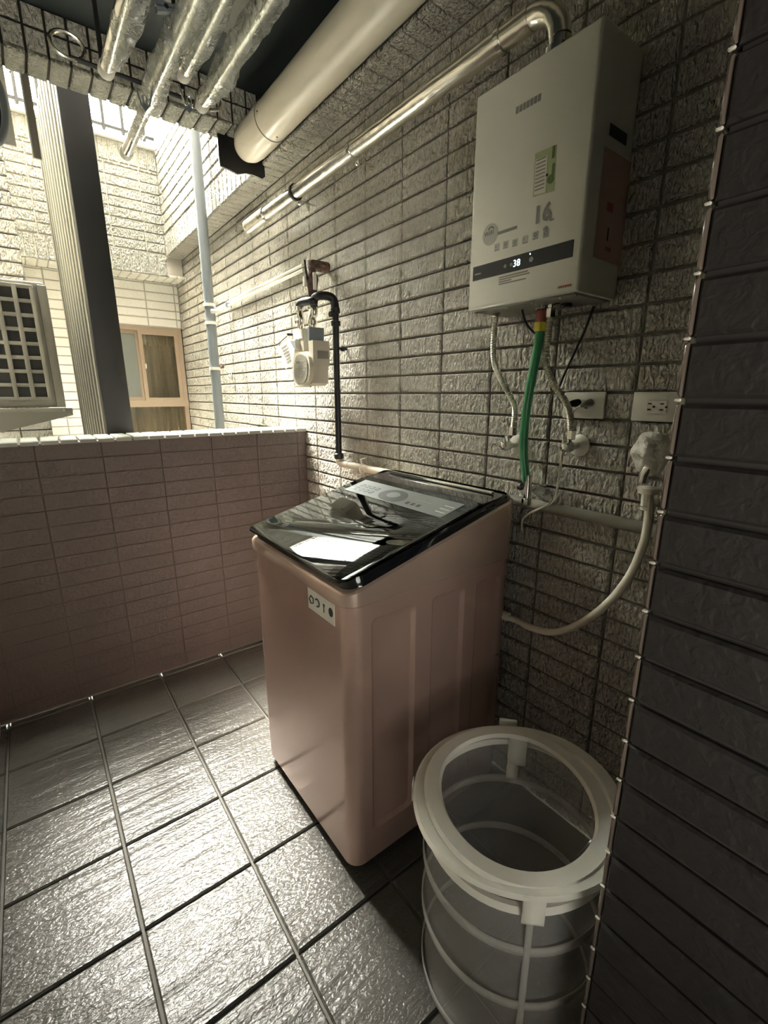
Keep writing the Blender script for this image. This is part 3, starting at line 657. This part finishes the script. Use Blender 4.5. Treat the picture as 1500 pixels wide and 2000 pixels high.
gh = thing('green_hose', 'green rubber gas hose hanging from the water heater to the washer taps', 'hose', tuple(kb(1023, 930, 1.16)))
G = [kb(1055, 640, 1.13), kb(1052, 665, 1.125), kb(1044, 710, 1.12), kb(1031, 780, 1.12), kb(1024, 840, 1.13), kb(1023, 890, 1.14), kb(1028, 940, 1.15)]
B().tube(spline(G, 8), .0122, 14).build('tube', M['green'], gh)
B().lathe(kb(1055, 638, 1.13), Z, [(-.014, .013), (-.012, .0165), (.01, .0165), (.012, .013)], 6).build('nut', M['yellow'], gh)
B().lathe(kb(1056, 622, 1.13), Z, [(-.016, .0125), (0, .0145), (.02, .0135)], 10).build('union', M['redp'], gh)
def disc_valve(px, py, label, flip=1):
    p = atx(px, py, XW); t = thing('angle_valve', label, 'valve', tuple(p))
    B().lathe(p, -X, [(0, .031), (.004, .031), (.010, .02), (.012, .012)], 28).build('escutcheon', M['whitep'], t)
    e = p+Vector((-.062, 0, 0))
    B().cyl(p, e, .0095, 14).build('stem', M['chrome'], t)
    B().lathe(e, -X, [(-.02, .012), (-.016, .015), (.0, .015), (.006, .012), (.018, .012), (.02, .009)], 14).build('handle', M['chrome'], t)
    B().cyl(p+Vector((-.055, 0, 0)), p+Vector((-.06, 0, .03)), .008, 12).build('outlet', M['chrome'], t)
    return t
disc_valve(1012, 868, 'chrome angle valve on white disc partly behind the green hose')
disc_valve(1132, 870, 'chrome angle valve on white disc below the wall socket')

# thin cords
def cord(name, label, pts, r, m, cat='cord', extra=None):
    o = B().tube(spline(pts, 8), r, 8).build(name, m, None, loc=pts[-1]); return tag(o, label, cat)
cord('signal_cable', 'short thin black cable curving under the water heater', [kb(1019, 597, 1.14), kb(1022, 615, 1.14), kb(1030, 635, 1.15), kb(1044, 650, 1.16), kb(1060, 656, 1.19)], .003, M['black'])
pw = thing('power_cord', 'black power cord running from the water heater down to its plug', 'cord', tuple(atx(1128, 790, 1.19)))
B().tube(spline([atx(1160, 598, 1.215), atx(1140, 650, 1.22), atx(1112, 710, 1.22), atx(1095, 748, 1.22), atx(1090, 770, 1.21), atx(1097, 786, 1.2), atx(1112, 790, 1.19)], 8), .0032, 8).build('cable', M['black'], pw)
B().tube([atx(1110, 789, 1.19), atx(1118, 788, 1.195), atx(1128, 787, 1.21), (XW-.009, atx(1131, 787, XW).y, atx(1131, 787, XW).z)], [.005, .0095, .011, .011], 10).build('plug', M['black'], pw)
pw = thing('power_cord', 'pale grey power cord hanging from the socket to the washing machine', 'cord', tuple(atx(1145, 790, 1.19)))
B().tube(spline([atx(1135, 792, 1.19), atx(1118, 805, 1.18), atx(1105, 830, 1.175), atx(1099, 870, 1.18), atx(1092, 930, 1.2), atx(1083, 975, 1.186), atx(1065, 988, 1.18), atx(1035, 1002, 1.186), atx(1021, 1015, 1.2), atx(1019, 1035, 1.22)], 8), .0032, 8).build('cable', M['cream'], pw)
B().tube([atx(1133, 793, 1.19), atx(1142, 790, 1.195), atx(1152, 787, 1.205), (XW-.009, atx(1156, 787, XW).y, atx(1156, 787, XW).z)], [.004, .009, .011, .011], 10).build('plug', M['alu'], pw)

# wall sockets
def socket(y0, label):
    t = thing('wall_socket', label, 'socket', (XW, y0-.06, 1.35))
    B().box((XW-.009, y0-.12, 1.315), (XW-.0, y0, 1.386), .003).build('plate', M['whitep'], t)
    B().box((XW-.0105, y0-.082, 1.335), (XW-.008, y0-.036, 1.366), .001, 1).build('insert', M['whitep'], t)
    for dy in (-.045, -.073):
        for dz in (-.008, .006): B().box((XW-.0112, y0+dy-.002, 1.35+dz), (XW-.010, y0+dy+.006, 1.353+dz)).build('slot', M['black'], t)
        B().cyl((XW-.0112, y0+dy-.008, 1.35), (XW-.010, y0+dy-.008, 1.35), .0025, 8).build('earth_hole', M['black'], t)
socket(.757, 'white wall socket plate with a black and a grey plug in it')
socket(.565, 'empty white wall socket plate half behind the dark wall corner')

# faucet in a plastic bag, drain hose
fp = atx(1268, 888, 1.16)
fc = thing('faucet', 'wall faucet with its handle wrapped in a white plastic bag by the dark corner', 'faucet', (XW, fp.y, fp.z))
B().cyl((XW, fp.y-.02, fp.z-.01), (1.14, fp.y-.02, fp.z-.01), .012, 14).build('body', M['chrome'], fc)
sp = [Vector((1.15, fp.y-.015, fp.z-.01)), atx(1280, 905, 1.15), atx(1268, 912, 1.14), atx(1259, 925, 1.14), atx(1254, 942, 1.14)]
B().tube(spline(sp, 6), .011, 14).build('spout', M['chrome'], fc)
bm = bmesh.new(); bmesh.ops.create_icosphere(bm, subdivisions=4, radius=1)
for v in bm.verts:
    d = v.co.normalized(); k = 1.15+.4*noise.noise(d*1.4+Vector((3, 1, 7)))+.06*noise.noise(d*4)
    v.co = fp+Vector((.0, -.006, .006))+Vector((d.x*.034*k, d.y*.036*k, d.z*.04*k))
B().bm(bm, True).tube([fp+Vector((-.01, .03, -.03)), atx(1245, 893, 1.15), atx(1234, 886, 1.15)], [.006, .0035, .0015], 6).build('plastic_bag', M['bag'], fc)
dh = thing('drain_hose', 'long cream drain hose curving down from under the faucet to the washing machine', 'hose', tuple(atx(1264, 955, 1.15)))
Dp = [atx(1266, 960, 1.15), atx(1268, 985, 1.15), atx(1266, 1020, 1.15), atx(1256, 1065, 1.14), atx(1230, 1125, 1.13), atx(1185, 1180, 1.12), atx(1130, 1220, 1.12), atx(1080, 1235, 1.12), atx(1035, 1225, 1.13), aty(1012, 1213, .83), Vector((1.17, .865, .66))]
B().tube(spline(Dp, 8), .0105, 14).build('tube', M['cream'], dh)
p = Dp[0]; B().lathe(p+Vector((0, 0, -.035)), Z, [(0, .0125), (.03, .0125), (.031, .022), (.045, .024), (.046, .012)], 16).build('adapter', M['cream'], dh)
for k in range(4): B().lathe(p+Vector((0, 0, -.045+.009*k)), Z, [(0, .011), (.001, .0125), (.004, .0125), (.005, .011)], 14).build('ring', M['whitep'], dh)
cl = B(); c_ = Vector((XW-.02, atx(1270, 1000, XW-.02).y, atx(1270, 1000, XW-.02).z))

# taps behind the washer
tp = thing('washer_tap', 'chrome tap with black knob behind the washing machine top', 'tap', tuple(kb(1030, 965, 1.17)))
q0 = kb(1030, 960, 1.15)
B().tube([q0+Vector((0, 0, .05)), q0+Vector((0, 0, .01)), q0+Vector((0, 0, -.03))], [.009, .012, .010], 12).build('body', M['chrome'], tp)
B().cyl(q0+Vector((0, 0, .005)), (XW, q0.y-.0, q0.z+.005), .010, 12).build('stem', M['chrome'], tp)
B().lathe(q0+Vector((0, 0, .012)), Y, [(.008, .006), (.015, .008), (.02, .013), (.03, .012)], 12).build('knob', M['blackp'], tp)
B().lathe(q0+Vector((0, 0, -.03)), Z, [(-.01, .010), (-.008, .015), (.008, .015), (.01, .01)], 8).build('nut', M['chrome'], tp)
pb = B(); 
V = [kb(1035, 935, 1.18), kb(1062, 942, 1.19), kb(1080, 958, 1.19), kb(1078, 985, 1.18), kb(1055, 978, 1.16), kb(1040, 962, 1.16), kb(1068, 962, 1.2)]
bm = bmesh.new(); bmesh.ops.create_icosphere(bm, subdivisions=3, radius=1); c_ = kb(1058, 962, 1.195)
for v in bm.verts:
    d = v.co.normalized(); k = 1+.3*noise.noise(d*2.5)+.1*noise.noise(d*7); v.co = c_+Vector((d.x*.02*k, d.y*.034*k, d.z*.018*k-d.y*-.010))
o = B().bm(bm, True).tube([kb(1078, 962, 1.17), kb(1066, 968, 1.16), kb(1080, 975, 1.165), kb(1070, 988, 1.16)], .0028, 6).build('plastic_wrap', M['film'], None, loc=c_)
tag(o, 'crumpled clear plastic wrap beside the tap behind the washing machine', 'wrap')

# ================================================================ WASHING MACHINE
WX0, WX1, WY0, WY1, WZ0, WZ1 = .553, 1.19, .868, 1.475, .035, .872
wm = thing('washing_machine', 'rose gold top-loading washing machine with dark tinted glass lid', 'washing machine', ((WX0+WX1)/2, (WY0+WY1)/2, 0))
def rrect(x0, x1, y0, y1, r, n=8, rs=None):
    P = []
    cs = [(x1-r, y1-r, 0), (x0+r, y1-r, 1), (x0+r, y0+r, 2), (x1-r, y0+r, 3)]
    for cx, cy, q in cs:
        for i in range(n+1):
            a = PI/2*(q+i/n); P.append((cx+r*math.cos(a), cy+r*math.sin(a)))
    return P
def loft(rings, cap=True):
    n = len(rings[0]); V = [p for R in rings for p in R]
    Fc = [(i*n+k, i*n+(k+1) % n, (i+1)*n+(k+1) % n, (i+1)*n+k) for i in range(len(rings)-1) for k in range(n)]
    if cap: Fc += [tuple(range(n))[::-1], tuple((len(rings)-1)*n+k for k in range(n))]
    b = B().add(V, Fc, True)
    if cap: b.sm[-2:] = [False, False]
    return b
R_ = .042; P = rrect(WX0, WX1, WY0, WY1, R_, 8)
# cabinet: rounded shell whose near and far sides carry recessed panels
def shell():
    b = B(); n = len(P)
    near = 3*9-1          # segment between the third and the fourth corner lies on the near side
    far = 1*9-1
    V = []; 
    zs = [WZ0+.0, WZ0+.006, WZ1]
    ins = [.008, 0, 0]
    cx, cy = (WX0+WX1)/2, (WY0+WY1)/2
    for z, d in zip(zs, ins):
        for x, y in P: V.append((x+(d if x < cx else -d), y+(d if y < cy else -d), z))
    Fc = []
    for r in range(2):
        for k in range(n):
            if r == 1 and k in (near, far): continue
            k2 = (k+1) % n; Fc.append((r*n+k, r*n+k2, (r+1)*n+k2, (r+1)*n+k))
    Fc.append(tuple(range(n))[::-1]); Fc.append(tuple(2*n+k for k in range(n)))
    b.add(V, Fc, True)
    xs = [WX0+R_, .622, .776, .836, .972, 1.022, 1.15, WX1-R_]; 
    xs[-2] = 1.14
    for yy, sg in ((WY0, 1), (WY1, -1)):
        z0, z1 = WZ0+.006, WZ1; pz0, pz1 = .14, .822
        for i in range(len(xs)-1):
            a, c = xs[i], xs[i+1]
            if i % 2 == 0: b.add([(a, yy, z0), (c, yy, z0), (c, yy, z1), (a, yy, z1)], [(0, 1, 2, 3)]); continue
            b.add([(a, yy, z0), (c, yy, z0), (c, yy, pz0), (a, yy, pz0)], [(0, 1, 2, 3)])
            b.add([(a, yy, pz1), (c, yy, pz1), (c, yy, z1), (a, yy, z1)], [(0, 1, 2, 3)])
            def ring(d, dep):
                rr = .018; pts = []
                for qx, qz, q in ((c-rr-d, pz1-rr-d, 0), (a+rr+d, pz1-rr-d, 1), (a+rr+d, pz0+rr+d, 2), (c-rr-d, pz0+rr+d, 3)):
                    for j in range(6): t_ = PI/2*(q+j/5); pts.append((qx+rr*math.cos(t_), yy+sg*dep, qz+rr*math.sin(t_)))
                return pts
            rg = [ring(0, 0), ring(.004, .002), ring(.010, .0095), ring(.014, .011)]; m = 24
            VV = [p for R in rg for p in R]
            FF = [(r*m+k, r*m+(k+1) % m, (r+1)*m+(k+1) % m, (r+1)*m+k) for r in range(3) for k in range(m)]+[tuple(3*m+k for k in range(m))]
            b.add(VV, FF, True)
            cor = [(c, yy, pz1), (a, yy, pz1), (a, yy, pz0), (c, yy, pz0)]
            for q in range(4): b.add([cor[q]]+[rg[0][q*6+j] for j in range(6)], [tuple(range(7))])
    return b
shell().build('cabinet', M['rose'], wm)
B().box((WX0+.03, WY0+.03, .012), (WX1-.03, WY1-.03, .04)).build('base', M['black'], wm)
for x in (WX0+.07, WX1-.07):
    for y in (WY0+.07, WY1-.07): B().lathe((x, y, 0), Z, [(0, .024), (.01, .024), (.014, .016), (.03, .016)], 16).build('foot', M['rubber'], wm)
# top cover with sloping deck
def gs(x): return .906+.252*(x-.545)
tx0, tx1, ty0, ty1 = .543, 1.193, .860, 1.485
Pt = rrect(tx0, tx1, ty0, ty1, .045, 8); Pi = rrect(tx0+.006, tx1-.006, ty0+.006, ty1-.006, .041, 8)
loft([[(x, y, WZ1-.006) for x, y in Pi], [(x, y, WZ1) for x, y in Pt], [(x, y, max(WZ1+.02, gs(x)-.006)) for x, y in Pt], [(x, y, gs(x)) for x, y in Pi]]).build('top_cover', M['rosel'], wm)
Pd = rrect(tx0+.016, tx1-.004, ty0+.006, ty1-.006, .05, 8); Pe = rrect(tx0+.012, tx1-.016, ty0+.01, ty1-.01, .05, 8)
def dz(x):  # the deck flattens and rolls over at the back
    return gs(x)+(.030 if x < 1.12 else .030-.28*(x-1.12))
def deck():
    nx, rings = 0, []
    return loft([[(x, y, gs(x)-.001) for x, y in Pd], [(x, y, dz(x)-.008) for x, y in Pd], [(x, y, dz(x)-.001) for x, y in Pe]])
dk = deck(); dk.f = dk.f[:-1]; dk.sm = dk.sm[:-1]
dk.build('deck', M['blackgloss'], wm)
# tub seen through the lid, deck panel behind the lid
B().add([(x, y, gs(x)+.012) for x, y in rrect(tx0+.02, 1.09, ty0+.012, ty1-.012, .04)], [tuple(range(36))]).build('inner_plate', M['blackp'], wm)
B().add([(.80+.115*math.cos(a), 1.10+.125*math.sin(a), gs(.80+.115*math.cos(a))+.0135) for a in [PI*2*i/40 for i in range(40)]], [tuple(range(40))]).build('tub_opening', M['tub'], wm)
lx0, lx1 = .538, 1.035
Pg = rrect(lx0, lx1, ty0+.012, ty1-.012, .03, 6); Pg2 = rrect(lx0+.002, lx1-.002, ty0+.014, ty1-.014, .028, 6)
gz = lambda x: gs(x)+.031
lid = loft([[(x, y, gz(x)) for x, y in Pg], [(x, y, gz(x)+.004) for x, y in Pg], [(x, y, gz(x)+.006) for x, y in Pg2]]).build('lid', M['glass_lid'], wm)
B().prism([(lx1+.0, ty0+.012, gz(lx1)-.002), (lx1+.0, ty1-.012, gz(lx1)-.002), (lx1+.11, ty1-.014, gz(lx1+.11)-.018), (lx1+.11, ty0+.014, gz(lx1+.11)-.018)], (0, 0, .006)).build('hinge_cover', M['blackgloss'], wm)
B().box((lx1+.085, ty0+.05, gz(lx1+.085)-.006), (lx1+.095, ty1-.05, gz(lx1+.085)+.003), .001).build('hinge_trim', M['chrome'], wm)
# printed control panel under the glass
def onlid(u, y, lift=.0066): return Vector((u, y, gz(u)+lift))
def lidquad(x0, x1, y0, y1, name, m, lift=.0066, parent=None):
    b = B().prism([onlid(x0, y0, lift), onlid(x0, y1, lift), onlid(x1, y1, lift), onlid(x1, y0, lift)], (0, 0, .0004)); return b.build(name, m, wm)
lidquad(.905, 1.005, .915, 1.43, 'control_print', M['display'])
yc = (.915+1.43)/2+.02
def disc_on(x, y, rx, ry, name, m, lift):
    B().prism([onlid(x+rx*math.cos(a), y+ry*math.sin(a), lift) for a in [2*PI*i/32 for i in range(32)]], (0, 0, .0004)).build(name, m, wm)
disc_on(.95, yc, .046, .075, 'dial_ring', M['display'], .0071)
disc_on(.95, yc, .040, .066, 'dial_print', M['inkdark'], .0076)
disc_on(.952, yc, .02, .03, 'dial_centre', M['display'], .0081)
for k in range(4):
    for j in range(2):
        lidquad(.925+j*.028, .945+j*.028, yc+.095+k*.03, yc+.116+k*.03, 'button_print', M['inkdark'], .0071)
        lidquad(.93+j*.028, .94+j*.028, yc+.101+k*.03, yc+.110+k*.03, 'button_icon', M['display'], .0076)
for k in range(3): lidquad(.925, .94, yc-.105-k*.026, yc-.09-k*.026, 'button_print', M['inkdark'], .0071)
for k in range(2): lidquad(.958, .962, yc-.15-k*.03, yc-.1-k*.02, 'print_line', M['inkgrey'], .0071)
for k in range(3): lidquad(.93+k*.02, .932+k*.02, .925, .965, 'print_line', M['whitep'], .0071)
lidquad(.93, .932, 1.37, 1.42, 'print_line', M['whitep'], .0071)
# front sticker
sk = lambda x, y: atx(x, y, WX0-.0006)
zt_, zb_ = .858, .797
B().box((WX0-.0012, .932, zb_), (WX0+.001, 1.073, zt_)).build('instruction_sticker', M['whitep'], wm)
for k, yy in enumerate((1.052, 1.02, .985, .95)):
    b = B(); zc = .828+.002*(k % 2)
    if k == 0: b.tube([Vector((WX0-.0014, yy+.012*math.cos(a), zc+.012*math.sin(a))) for a in [2*PI*i/5 for i in range(5)]], .0022, 5, closed=True)
    elif k == 1: b.tube([Vector((WX0-.0014, yy+.011*math.cos(a), zc+.011*math.sin(a))) for a in [PI*.2+1.4*PI*i/9 for i in range(10)]], .0022, 5)
    elif k == 2: b.tube([Vector((WX0-.0014, yy, zc+.013)), Vector((WX0-.0014, yy, zc-.012))], .0018, 5).cyl((WX0-.0016, yy, zc+.008), (WX0, yy, zc+.008), .005, 8)
    else: b.prism([(WX0-.0016, yy+.011*math.cos(a), zc+.013*math.sin(a)) for a in [2*PI*i/14 for i in range(14)]], (.001, 0, 0))
    b.build('sticker_icon', M['inkdark'], wm)
p = aty(970, 1278, WY0); B().box((p.x-.02, WY0-.002, p.z-.002), (p.x+.006, WY0, p.z)).build('scratch', M['rosel'], wm)
B().lathe((p.x+.004, WY0, p.z), -Y, [(0, .006), (.002, .006), (.004, .003)], 10).build('side_screw', M['chrome'], wm)
B().cyl((1.175, .872, .66), (1.175, .855, .66), .015, 14).build('drain_outlet', M['cream'], wm)

# ================================================================ MESH LAUNDRY BASKET
bc = Vector((.757, .49, 0)); BR = .205
bk = thing('laundry_basket', 'round pop-up laundry basket of white mesh with white bound rim', 'basket', tuple(bc))
H = .5; V = []; nz, na = 26, 72
for i in range(nz+1):
    z = H*i/nz; k = i/nz
    for j in range(na):
        a = 2*PI*j/na
        wr_ = .006*math.sin(3*a+6*k)+.007*noise.noise(Vector((math.cos(a)*2, math.sin(a)*2, z*7)))
        sag = -.012*math.sin(PI*((z/.165) % 1.0)) if z < .495 else 0
        r_ = BR-.004*(1-k)+wr_*math.sin(PI*min(1, k*1.0))*.9+sag
        V.append((bc.x+r_*math.cos(a)-.01*k, bc.y+r_*math.sin(a), .004+z))
B().add(V, [(i*na+j, i*na+(j+1) % na, (i+1)*na+(j+1) % na, (i+1)*na+j) for i in range(nz) for j in range(na)], True).build('mesh_wall', M['mesh'], bk)
B().add([(bc.x+(BR-.006)*math.cos(2*PI*j/na), bc.y+(BR-.006)*math.sin(2*PI*j/na), .004) for j in range(na)], [tuple(range(na))]).build('mesh_bottom', M['mesh'], bk)
def band(r0, r1, z0, tilt, ph, th, name, m, cx=-.0, wob=.003):
    V = []; N_ = 72
    for j in range(N_):
        a = 2*PI*j/N_; zz = z0+tilt*math.sin(a+ph)+wob*math.sin(3*a+ph); w_ = wob*math.sin(2*a+ph)
        for (r, dz_) in ((r0, -th*.3), (r0+.006, th), (r1-.006, th), (r1, -th*.3), (r1-.006, -th), (r0+.006, -th)):
            V.append((bc.x+cx+(r+w_)*math.cos(a), bc.y+(r+w_)*math.sin(a), zz+dz_))
    n6 = 6
    return B().add(V, [(j*n6+k, j*n6+(k+1) % n6, ((j+1) % N_)*n6+(k+1) % n6, ((j+1) % N_)*n6+k) for j in range(N_) for k in range(n6)], True).build(name, m, bk)
band(.168, .208, .508, .004, .3, .006, 'rim_band', M['tape'], -.010)
band(.192, .232, .500, .010, 2.2, .005, 'rim_band', M['tape'], -.004, .004)
band(.192, .214, .462, .012, 1.1, .009, 'rim_band', M['tape'], -.006, .004)
def strip(z0, z1, rr, tilt, ph, m, name):
    V = []; N_ = 72
    for j in range(N_):
        a = 2*PI*j/N_; zz = tilt*math.sin(a+ph)
        for z in (z0, z1): V.append((bc.x-.006+rr*math.cos(a), bc.y+rr*math.sin(a), z+zz))
    b = B().add(V, [(2*j, 2*((j+1) % N_), 2*((j+1) % N_)+1, 2*j+1) for j in range(N_)], True)
    o = b.build(name, m, bk); md = o.modifiers.new('thick', 'SOLIDIFY'); md.thickness = .003; return o
strip(.335, .357, BR+.002, .006, 2.0, M['tapethin'], 'hoop')
strip(.180, .200, BR+.002, .006, 4.2, M['tapethin'], 'hoop')
strip(.004, .022, BR-.001, 0, 0, M['tapethin'], 'hoop')
def seam(a, z0, z1, wd_, m, name, rr=BR+.003):
    V = []
    for i in range(13):
        z = z0+(z1-z0)*i/12
        for s in (-1, 1): V.append((bc.x-.006+rr*math.cos(a+s*wd_), bc.y+rr*math.sin(a+s*wd_), z))
    o = B().add(V, [(2*i, 2*i+1, 2*i+3, 2*i+2) for i in range(12)], True).build(name, m, bk)
    md = o.modifiers.new('thick', 'SOLIDIFY'); md.thickness = .0025; return o
ca = math.atan2(-bc.y, -bc.x)
seam(ca+.22, .0, .46, .03, M['tapethin'], 'seam')
seam(2.3, .45, .498, .05, M['tape'], 'loop', BR+.031)
seam(ca+.22, .44, .505, .09, M['tape'], 'loop', BR+.02)
seam(.66, .36, .50, .075, M['tape'], 'care_label', BR-.010)
seam(.60, .415, .50, .11, M['tape'], 'care_label', BR-.015)
seam(.74, .495, .522, .10, M['tape'], 'loop', BR+.026)

# ================================================================ DRYING POLES AND CLIPS
RZ = 2.2
rk = thing('drying_rack', 'metal cross bar with looped ends hanging under the ceiling at the opening', 'rack', (.42, 1.62, ZC))
YR = 1.62
a_ = aty(150, 85, YR); b_ = aty(436, 186, YR); zr = RZ+.035
xa, xb = .21, .60
B().tube([(xa+.02, YR, zr-.02), (xb-.03, YR, zr-.02)], .006, 8).build('cross_bar', M['brown'], rk)
for xc, w_ in ((xa+.015, .05), (xb-.02, .045)):
    B().tube([Vector((xc+w_*.75*math.cos(q), YR, zr+.004+.028*math.sin(q))) for q in [2*PI*i/20 for i in range(20)]], .005, 8, closed=True).build('end_loop', M['steel'], rk)
for xc in (.30, .50): B().tube([(xc, YR, zr), (xc, YR, ZC)], .006, 8).build('hanger_rod', M['brown'], rk)
B().box((.27, YR-.03, ZC-.05), (.53, YR+.03, ZC), .004).build('ceiling_mount', M['board'], rk)
def pole(x, y1, label, fr, seed, r=.0165, film0=-.9, film1=None, zo=0, foff=0):
    z = RZ+zo; t = thing('drying_pole', label, 'pole', (x, 0, z), 'drying poles hanging side by side near the ceiling')
    B().tube([(x, -1.3, z), (x, y1-.02, z)], r, 16).build('tube', M['steel'], t)
    B().lathe((x, y1-.03, z), Y, [(0, r+.001), (.004, r+.003), (.028, r+.003), (.036, r-.004)], 16).build('end_cap', M['whitep'], t)
    V = []; f1 = film1 or y1-.06; n_ = 90; na = 20
    for i in range(n_+1):
        yy = film0+(f1-film0)*i/n_; tap = min(1, (n_-i)/8+.35)
        for j in range(na):
            a = 2*PI*j/na
            k = noise.noise(Vector((math.cos(a)*1.1+seed, math.sin(a)*1.1, yy*9)))*.7+noise.noise(Vector((math.cos(a)*3, math.sin(a)*3+seed, yy*30)))*.35
            rr = r+.003+fr*tap*max(0, .55+k*1.2)
            V.append((x+foff*tap+rr*math.cos(a), yy, z-.006*tap+rr*math.sin(a)))
    B().add(V, [(i*na+j, i*na+(j+1) % na, (i+1)*na+(j+1) % na, (i+1)*na+j) for i in range(n_) for j in range(na)], True).build('plastic_film', M['film'], t)
pole(.302, 1.60, 'leftmost film-wrapped drying pole under the ceiling', .015, 1.0, foff=.016)
pole(.408, 2.0, 'longest drying pole, its tip reaching down over the bright opening', .017, 4.2, film1=1.84, zo=-.02)
pole(.474, 1.52, 'third drying pole from the left, loosely wrapped in film', .015, 7.7, zo=.015)
pole(.545, 1.60, 'rightmost film-wrapped drying pole nearest the beige duct', .018, 9.9, zo=.0)

def clip(p, s, label, m1):
    t = thing('wire_clip', label, 'clip', tuple(p))
    W = [(-.5, .95), (-.35, .35), (-.22, .0), (-.1, .1), (-.12, .42), (.0, .52), (.12, .4), (.1, .1), (.22, .0), (.35, .35), (.5, .95)]
    B().tube(spline([p+Vector((a*s, 0, b*s)) for a, b in W], 5), .0022, 6).build('spring', m1, t)
    B().prism([p+Vector((a*s, .003, b*s)) for a, b in ((-.35, .1), (0, -.32), (.35, .1), (.15, .0), (0, .16), (-.15, .0))], (0, .004, 0)).build('jaw', M['pvc_grey'], t)
clip(aty(370, 208, 1.5), .045, 'white wire spring clip hanging from the right pole in front of the drain pipe', M['chrome'])
clip(aty(284, 205, 1.5), .04, 'grey wire clip hanging beside the longest pole in the bright opening', M['pvc_grey'])
def peg(a, b, label):
    a = Vector(a); b = Vector(b); d = (b-a).normalized(); n_ = d.cross(Y).normalized()
    t = thing('clothes_peg', label, 'peg', tuple(a), 'clothes pegs on the middle poles')
    for s in (1, -1):
        B().prism([a+n_*.011*s, b+n_*.003*s, b+n_*.0005*s, a+n_*.002*s], (0, .012, 0)).build('leg', M['pvc_grey'], t)
    B().cyl(a.lerp(b, .3)-Vector((0, .002, 0)), a.lerp(b, .3)+Vector((0, .014, 0)), .005, 8).build('spring', M['chrome'], t)
peg(aty(305, 8, 1.25), aty(368, 22, 1.25), 'topmost grey clothes peg pointing right between the poles')
peg(aty(322, 30, 1.3), aty(371, 62, 1.3), 'middle grey clothes peg pointing right between the poles')
peg(aty(322, 68, 1.32), aty(343, 80, 1.32), 'lowest grey clothes peg pointing right between the poles')

# ---------------------------------------------------------------- nest the small pieces under the part they sit on
def nest(root, part, names):
    p = [c for c in root.children if c.name.split('.')[0] == part]
    if not p: return
    for c in list(root.children):
        if c.name.split('.')[0] in names and c != p[0]: c.parent = p[0]
nest(wh, 'control_panel', ('lit_digits', 'button', 'indicator', 'logo_mark'))
nest(wh, 'energy_sticker', ('sticker_table', 'round_mark', 'thermometer_mark', 'dot_mark'))
nest(wh, 'long_sticker', ('red_mark',))
nest(wh, 'feature_icon', ('icon_mark',))
nest(wm, 'lid', ('control_print', 'dial_ring', 'dial_print', 'dial_centre', 'button_print', 'button_icon', 'print_line'))
nest(wm, 'instruction_sticker', ('sticker_icon',))
nest(wm, 'cabinet', ('side_screw', 'scratch'))
nest(gm, 'face_rim', ('face_plate', 'print_line', 'lettering'))
nest(gm, 'counter_box', ('counter_window',))
nest(fc, 'body', ('spout',))
